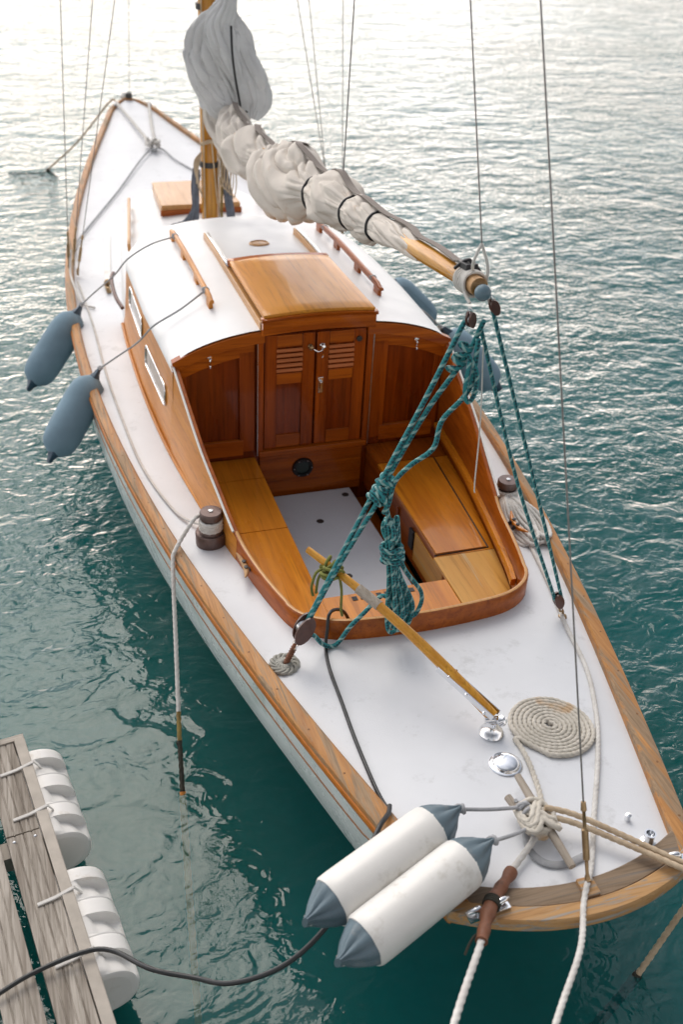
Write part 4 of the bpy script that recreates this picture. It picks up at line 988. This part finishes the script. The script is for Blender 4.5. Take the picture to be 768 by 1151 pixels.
rope(mb, [Vector((.055*math.sin(a), 2.48+.085*math.sin(2*a)*.8, zd(0, 2.48)+.06+.02*math.cos(a*1.5))) for a in [j*PI/12 for j in range(73)]], .012, 3, False)
tag(mb.build('bow_rope', 'rope_white'), 'white bow ropes led from both bow fairleads to the foredeck cleat', 'rope')
bl = thing('mooring_line', 'thin tan bow line over the port bow to a dark weedy knot in the water', 'rope', (-.2, 3.78, .75))
mb = MB(); cord(mb, [(-.14, 3.74, SB(3.7)+.04), (-.20, 3.80, SB(3.7)+.03), (-.5, 4.05, .36), (-.818, 4.334, .0)], .009); adopt(mb.build('rope', 'rope_tan'), bl)
mb = MB(); mb.lathe([(0, -.02), (.018, -.015), (.024, .0), (.014, .025), (0, .035)], (-.80, 4.32, .0), 12); cord(mb, [(-.80, 4.32, .005), (-.87, 4.26, .004), (-1.1, 4.27, .004), (-1.2, 4.30, -.004)], .004); cord(mb, [(-.80, 4.32, .005), (-.76, 4.2, .003), (-.72, 4.08, -.006)], .007); adopt(mb.build('weedy_knot', 'rope_dark'), bl)
# small grey boot line near shrouds
mb = MB(); cord(mb, [(-.93, .05, SB(0)+.12), (-.955, -.1, SB(0)+.03), (-.955, -.35, SB(0)+.03), (-.93, -.55, zd(.93, -.5)+.02), (-.86, -.62, zd(.86, -.6)+.01)], .007); tag(mb.build('rail_line', 'rope_white'), 'short white line hitched to the port shrouds and lying along the rail', 'rope')
# line dipping at the lower right
rl = thing('mooring_line', 'brown rope slanting down into dark water off the starboard quarter', 'rope', (.384, -5.283, 0))
mb = MB(); rope(mb, [(.66, -5.25, .62), (.52, -5.262, .33), (.384, -5.283, 0)], .010); adopt(mb.build('rope', 'rope_tan'), rl)
mb = MB(); rope(mb, [(.384, -5.283, 0), (.30, -5.30, -.13), (.18, -5.32, -.3), (.05, -5.35, -.5)], .017); adopt(mb.build('weedy_length', 'rope_dark'), rl)
# cloth strips and line coils hanging at the mast
for sg, lab in ((-1, 'blue-grey cloth strips hanging on the port side of the mast foot'), (1, 'blue-grey cloth strips hanging on the starboard side of the mast foot')):
    o = thing('cloth_strips', lab, 'cloth strips', (sg*.1, -.05, .89)); rg = random.Random(20+sg)
    for k in range(11):
        x0 = sg*(.075+rg.uniform(0, .03)); mb = MB(); zt = 1.22+rg.uniform(-.05, .04); ex = sg*(.10+.10*rg.random()) if sg > 0 else -(.12+.20*rg.random())
        mb.tube(cr([(x0, -.03, zt), (x0+sg*.015, -.05+rg.uniform(-.02, .02), 1.12), (x0+sg*.025, -.07+rg.uniform(-.03, .02), 1.0), (lerp(x0, ex, .5), -.09, .91), (ex, -.10+rg.uniform(-.06, .04), .895)], .02), .013, 8, ell=(1, .5)); adopt(mb.build('strip', 'rag'), o)
mb = MB()
for k in range(5):
    c = Vector((.06+.02*k, -.09, 1.22-.02*k)); cord(mb, [c+Vector((0, 0, .16)), c+Vector((-.02, -.01, .02)), c+Vector((0, -.015, -.08)), c+Vector((.02, -.01, .02)), c+Vector((.005, 0, .16))], .004)
for k in range(4): cord(mb, [(-.062, -.07, 1.36), (-.085-.01*k, -.08, 1.28), (-.10+.012*k, -.08, 1.16-.03*k)], .005)
cord(mb, [(0.0, -.10, 1.42), (.015, -.11, 1.2), (.03, -.105, 1.03)], .0045); cord(mb, [(-.06, -.05, 1.40), (.0, -.10, 1.43), (.06, -.06, 1.39)], .012)
tag(mb.build('halyard_tails', 'rope_tan'), 'thin tan halyard tails looped and tied on the mast above the deck', 'rope')

# ------------------------------------------------------------------ fenders
def fender_geo(top, bot, R, matb, matc, label, kind, ropepts, group, ropemat_, rr=.0048):
    a = Vector(top); b = Vector(bot); d = (b-a); Ln = d.length; ax_ = d.normalized()
    root = thing('fender', label, 'fender', a, group)
    c0, c1 = (.185, .835) if kind == 'white' else (.09, .91)
    prof = []; n = 16
    if kind == 'white':
        prof = [(R*.93, Ln*c0-.002), (R*.985, Ln*c0+.006), (R, Ln*(c0+.06)), (R, Ln*.5), (R, Ln*(c1-.06)), (R*.985, Ln*c1-.006), (R*.93, Ln*c1+.002)]
    else:
        for k in range(n+1):
            t = k/n; s = (abs(2*t-1))**5.2; prof.append((R*max(.36, math.sqrt(max(0, 1-.86*s))), Ln*lerp(c0, c1, t)))
    mb = MB(); mb.lathe(prof, a, 36, ax_)
    if kind != 'white':
        mb.v = [tuple(Vector(v)+Vector(v).normalized()*.0) for v in mb.v]
    adopt(mb.build('body', matb), root)
    for e in (0, 1):
        mb = MB(); z = (lambda t: Ln*t) if e == 0 else (lambda t: Ln*(1-t))
        rows = []
        q = Vector((0, 0, 1)).rotation_difference(ax_)
        if kind == 'white': ts = [(0, .010, .036), (.03, .018, .042), (.07, .50*R, .66*R), (.12, .74*R, .80*R), (.165, .90*R, .91*R), (.19, R*.955, R*.955)]
        else: ts = [(0, .012, .03), (.04, .018, .034), (.075, .028, .042), (.11, .38*R, .45*R)]
        for t, ra, rb in ts:
            ring = []
            for j in range(48):
                an = 2*PI*j/48; cr_ = 1+(.26*(abs(math.cos(4.5*an+.3))-.6)*(1-t/.19)**.7*(1 if t > .0 else .2) if kind == 'white' else .05*math.cos(6*an))
                flat = (ra, rb); ring.append(a+q @ Vector((rb*cr_*math.cos(an), ra*cr_*math.sin(an), z(t))))
            rows.append(ring)
        mb.grid(rows, True); mb.cap(rows[0]); adopt(mb.build('end_cap', matc), root)
        p = a+ax_*z(.028); mb = MB(); mb.lathe([(0, -.016), (.009, -.016), (.009, .016), (0, .016)], p, 12, q @ Vector((0, 1, 0))); adopt(mb.build('eyelet', 'rope_white' if (kind == 'white' and e) else 'black'), root)
    if kind != 'white':        # sewn seam of the cloth cover
        mb = MB(); q = Vector((0, 0, 1)).rotation_difference(ax_); mb.tube([a+q @ Vector((-(p[0]+.0005)*.35, -(p[0]+.0005)*.937, p[1])) for p in prof], .0016, 5); adopt(mb.build('seam', 'fblue'), root)
    mb = MB(); mb.tube(even(cr(ropepts, .02), .012), rr, 8, ell=(1, 1.0)); 
    q_ = Vector(ropepts[-1]); mb.tube(even(cr(knot(q_, Vector(ropepts[-1])-Vector(ropepts[-2]), 2, rr*2.0, rr*4, seed=2), .01), .006), rr, 8)
    mb.tube(even(cr(knot(Vector(ropepts[0]), (0, 1, .2), 3, rr*2.6, rr*5, seed=5), .01), .006), rr, 8)
    adopt(mb.build('lanyard', ropemat_), root); return root
G1 = 'blue-grey cloth covered fenders'; G2 = 'white fenders over the port quarter'
hz = lambda y: zR(.44, y)+.052
fender_geo((-.955, -.76, .655), (-1.325, -1.0, .25), .099, 'fblue', 'navy', 'forward blue-grey fender hanging outboard of the port side, near the shrouds', 'b', [(-.437, -1.20, hz(-1.2)), (-.58, -1.235, 1.19), (-.71, -1.235, 1.115), (-.78, -1.12, .98), (-.88, -.93, .81), (-.95, -.775, .675)], G1, 'rope_grey')
fender_geo((-.952, -1.63, .650), (-1.275, -1.90, .27), .099, 'fblue', 'navy', 'aft blue-grey fender outboard of the port side, nearer the cockpit than its twin', 'b', [(-.437, -2.06, hz(-2.06)), (-.58, -2.15, 1.19), (-.715, -2.17, 1.125), (-.78, -2.03, .98), (-.87, -1.84, .82), (-.945, -1.65, .67)], G1, 'rope_grey')
fender_geo((1.065, -.64, .63), (1.46, -.58, .25), .105, 'fblue', 'navy', 'forward blue-grey fender on the starboard side, mostly hidden behind the cabin roof', 'b', [(.437, -1.2, hz(-1.2)), (.7, -1.0, .98), (1.05, -.66, .65)], G1, 'rope_grey')
fender_geo((1.10, -1.50, .66), (1.485, -1.62, .26), .105, 'fblue', 'navy', 'aft blue-grey fender on the starboard side, seen beyond the hanging teal ropes', 'b', [(.437, -2.06, hz(-2.06)), (.66, -1.88, 1.02), (.9, -1.66, .86), (1.085, -1.515, .68)], G1, 'rope_grey')
mb = MB()
fender_geo((-.292, -5.080, .80), (-.822, -5.285, .735), .078, 'fwhite', 'fend', 'grey-ended white fender on the port quarter rail, farther from the transom', 'white', [(-.075, -5.09, zc+.07), (-.18, -5.085, .775), (-.285, -5.079, .80)], G2, 'rope_grey', .006)
fender_geo((-.248, -5.215, .80), (-.772, -5.425, .735), .078, 'fwhite', 'fend', 'grey-ended white fender on the port quarter rail, nearest the transom', 'white', [(-.07, -5.15, zc+.05), (-.16, -5.19, .775), (-.240, -5.213, .80)], G2, 'rope_grey', .006)

# ------------------------------------------------------------------ pontoon dock
O = Vector((-1.528, -3.955, .30)); ud = Vector((.147, -.989, 0)).normalized(); vd = Vector((-.989, -.147, 0)).normalized()
def dk(u_, v, z=0): return O+ud*u_+vd*v+Vector((0, 0, z))
DR = Matrix.Rotation(math.atan2(-ud.x, ud.y)+PI, 3, 'Z')      # local y along the dock
dock = thing('dock', 'weathered grey timber pontoon walkway with grooved boards at lower left', 'dock', (-1.6, -5.0, 0))
def dbox(nm, u0, u1, v0, v1, z0, z1, mat, bev=.003, grooves=0):
    rows = []; mb = MB(); g = []
    if grooves:
        wv = v1-v0; prof = [(v0, z0), (v0, z1)]
        for k in range(1, grooves): c = v0+wv*k/grooves; prof += [(c-.003, z1), (c-.0015, z1-.005), (c+.0015, z1-.005), (c+.003, z1)]
        prof += [(v1, z1), (v1, z0)]
    else: prof = [(v0, z0), (v0, z1), (v1, z1), (v1, z0)]
    rows = [[dk(lerp(u0, u1, k/8), v, z+.0015*noise.noise(Vector((k*.7, v*30, u0)))) for v, z in prof] for k in range(9)]
    mb.grid(rows, True); mb.cap(rows[0]); mb.cap(rows[-1], True); return adopt(mb.build(nm, mat, None, bevel=bev, angle=25), dock)
dbox('edge_beam', 0, 3.4, -.002, .036, -.12, .012, 'dock_beam')
joints = [(.0, .43), (.436, 1.62), (1.626, 3.4)]
for i, v0 in enumerate((.040, .178, .318, .458, .598)):
    sh = (0, .02, -.08, .05, .0)[i]
    for a, b in joints: dbox('board', max(.0, a+(sh if a > 0 else .035*(i == 1))), b+(sh if b < 3 else 0), v0, v0+(.112 if i == 0 else .114), -.035, .0, 'dock', .002, 4)
for u_ in (.03, .42, 1.18, 2.2, 3.1): dbox('cross_beam', u_, u_+.07, .036, .74, -.10, -.037, 'dock_beam')
dbox('edge_beam', 0, 3.4, .722, .76, -.12, .012, 'dock_beam')
dbox('end_beam', -.028, -.002, -.002, .76, -.12, .006, 'dock_beam')
mb = MB(); mb.tube([dk(-.03, .09, .012), dk(-.045, .2, .02), dk(-.04, .32, .015)], .022, 12); adopt(mb.build('rubber_bumper', 'black'), dock)
for (u_, v) in ((1.22, .06), (1.22, .13), (1.22, .21), (1.22, .27), (.46, .06), (.46, .13), (.46, .21)):
    mb = MB(); mb.lathe([(0, 0), (.006, 0), (.004, .002), (0, .0025)], dk(u_, v, .0), 10); adopt(mb.build('screw', 'steel'), dock)
def strap(u_, v0, v1, root):
    mb = MB(); s = ud*.0075
    P = [dk(u_, v1, -.03), dk(u_, v1, .004), dk(u_-.004, v0+(v1-v0)*.5, .006), dk(u_-.01, v0, .016), dk(u_-.012, -.006, .014), dk(u_-.014, -.03, -.03), dk(u_-.014, -.05, -.08)]
    mb.grid([[p-s, p-s*.7+Vector((0, 0, .003)), p+s*.7+Vector((0, 0, .003)), p+s, p-Vector((0, 0, .001))] for p in P], True); adopt(mb.build('strap', 'rope_white'), root)
def dfloat(u0, label, straps):
    root = thing('dock_float', label, 'float', dk(u0, -.04, -.3), 'white dock floats'); Ln = .435; n = 150; m = 64; rows = []
    for i in range(n+1):
        t = i/n; u_ = u0+Ln*t; e = min(t, 1-t)*Ln
        R = .108*(1 if e > .02 else math.sqrt(max(0, 1-((.02-e)/.02)**2))*.22+.78)
        lob = (t*3) % 1; rib = .96+.04*math.sin(PI*min(1, max(0, lob)))**.35
        row = []
        for j in range(m):
            a = 2*PI*j/m; ca, sa = math.cos(a), math.sin(a)
            x = math.copysign(abs(ca)**.8, ca); z = math.copysign(abs(sa)**.8, sa); k = 1.0
            # scooped pocket on the outboard shoulder at the near end of each lobe
            w = math.exp(-((a-.78)/.60)**8)
            if a > PI*1.5: w = math.exp(-((a-2*PI-.78)/.60)**8)
            pk = sm((lob-.42)/.03)*(1-sm((lob-.93)/.03)); k -= .30*w*pk*(1-.5*sm((lob-.42)/.5))
            k *= rib
            row.append(dk(u_, .004-R*1.2*x*k, -.125+R*z*k))
        rows.append(row)
    mb = MB(); mb.grid(rows, True); mb.cap(rows[0], True); mb.cap(rows[-1]); b = adopt(mb.build('float_body', 'float', None, angle=50), root)
    for k in range(3):
        p = dk(u0+Ln*(k/3+.30), -.052, -.075); mb = MB(); mb.lathe([(0, -.004), (.004, -.004), (.0035, .006), (0, .007)], p, 10, (1, 0, 1)); adopt(mb.build('plug', 'dark'), root)
    for s_ in straps: strap(s_, .0, .115, root)
dfloat(.035, 'farther white plastic float lashed under the dock edge', (.15, .37)); dfloat(.615, 'nearer white plastic float under the dock edge, below the black cable', (.74, .98))
# shore power cable
mb = MB(); P = [(-2.4, -5.35, .33), (-1.95, -5.15, .325), (-1.655, -4.995, .325), (-1.522, -4.95, .330), (-1.389, -4.935, .338), (-1.318, -4.965, .345), (-1.227, -5.081, .39), (-1.113, -5.148, .40), (-1.015, -5.221, .44), (-.868, -5.257, .52), (-.726, -5.214, .60), (-.60, -5.12, .69), (-.55, -5.06, .712), (-.50, -5.0, .715), (-.462, -4.96, .70), (-.443, -4.92, .69)]
mb.tube(even(cr(P, .02), .02), .0078, 10)
P = [(x, y, zd(x, y)+.007) for x, y in ((-.443, -4.92), (-.452, -4.827), (-.449, -4.598), (-.439, -4.418), (-.428, -4.223), (-.405, -4.10))]+[(-.392, -4.075, .70), (-.385, -4.055, .745), (-.36, -4.03, .752), (-.30, -3.99, .70), (-.24, -3.96, .56)]
mb.tube(even(cr(P, .02), .02), .0066, 10)
tag(mb.build('power_cable', 'cable'), 'black cable from the dock, sagging over water, then up the deck to the cockpit', 'cable')

# ------------------------------------------------------------------ water
m, nt, b = newmat('sea_water'); nt.nodes.remove(b); out = nt.nodes['Material Output']
def wn(sx, sy, rot, sc, det, rough, dist=0):
    v = coords(nt, (sx, sy, 1), (0, 0, R_(rot))); return noise_t(nt, v, sc, det, rough, dist)
def mth(op, a, b_):
    n = nt.nodes.new('ShaderNodeMath'); n.operation = op
    for i, v in ((0, a), (1, b_)):
        if isinstance(v, (int, float)): n.inputs[i].default_value = v
        else: nt.links.new(v, n.inputs[i])
    return n.outputs[0]
h1 = wn(1, 1.35, 18, 4.4, 2, .5, .8); h2 = wn(1, 1.3, -24, 11.5, 2, .55, 1.0); h3 = wn(1, 1.2, 50, 27, 2, .5, .5); h0 = wn(1, 1.7, 10, 1.2, 2, .5, .3)
calm = ramp(nt, wn(1, 1, 0, .55, 2, .5), [(.35, .35), (.65, 1.0)])
hh = mth('ADD', mth('MULTIPLY', h0, .07), mth('MULTIPLY', h1, .044))
hs = mth('ADD', mth('MULTIPLY', h2, .026), mth('MULTIPLY', h3, .0052))
hh = mth('ADD', hh, mth('MULTIPLY', hs, calm))
sx = N(nt, 'ShaderNodeSeparateXYZ'); nt.links.new(coords(nt), sx.inputs[0])
mr = N(nt, 'ShaderNodeMapRange'); mr.interpolation_type = 'SMOOTHSTEP'
nt.links.new(mth('ADD', sx.outputs[1], mth('MULTIPLY', sx.outputs[0], .8)), mr.inputs[0])
for i_, v_ in enumerate((-6.6, -1.5, .17, 1.0)): mr.inputs[i_+1].default_value = v_
hh = mth('MULTIPLY', hh, mr.outputs[0])      # ripples die away in the lee of the quay
bp_ = N(nt, 'ShaderNodeBump', Strength=1.0, Distance=1.0); nt.links.new(hh, bp_.inputs['Height'])
fr = N(nt, 'ShaderNodeFresnel', IOR=1.36); nt.links.new(bp_.outputs[0], fr.inputs['Normal'])
gl = N(nt, 'ShaderNodeBsdfGlossy', Roughness=.045); gl.inputs['Color'].default_value = (.99, 1, 1, 1); nt.links.new(bp_.outputs[0], gl.inputs['Normal'])
df = N(nt, 'ShaderNodeBsdfDiffuse'); nt.links.new(mixc(nt, ramp(nt, wn(1, 1, 0, .35, 3, .5), [(.3, 0.), (.7, 1.)]), (.001, .105, .092), (.001, .19, .205)), df.inputs['Color'])
tr_ = N(nt, 'ShaderNodeBsdfTransparent'); tr_.inputs['Color'].default_value = (.62, .88, .85, 1)
m1 = nt.nodes.new('ShaderNodeMixShader'); m1.inputs[0].default_value = .6; nt.links.new(df.outputs[0], m1.inputs[1]); nt.links.new(tr_.outputs[0], m1.inputs[2])
m2 = nt.nodes.new('ShaderNodeMixShader'); nt.links.new(fr.outputs[0], m2.inputs[0]); nt.links.new(m1.outputs[0], m2.inputs[1]); nt.links.new(gl.outputs[0], m2.inputs[2])
nt.links.new(m2.outputs[0], out.inputs['Surface']); M['water'] = m
mb = MB(); mb.add([(-1500, -1500, 0), (1500, -1500, 0), (1500, 1500, 0), (-1500, 1500, 0)], [(0, 1, 2, 3)]); w = mb.build('water', 'water', None, smooth=False); w['kind'] = 'structure'; w['label'] = 'rippled teal harbour water'
M['bed'] = plain('seabed_silt', (.004, .10, .095), .9)
mb = MB(); mb.add([(-1500, -1500, -4), (1500, -1500, -4), (1500, 1500, -4), (-1500, 1500, -4)], [(0, 1, 2, 3)]); w = mb.build('seabed', 'bed', None, smooth=False); w['kind'] = 'structure'; w['label'] = 'dark green sea bed'
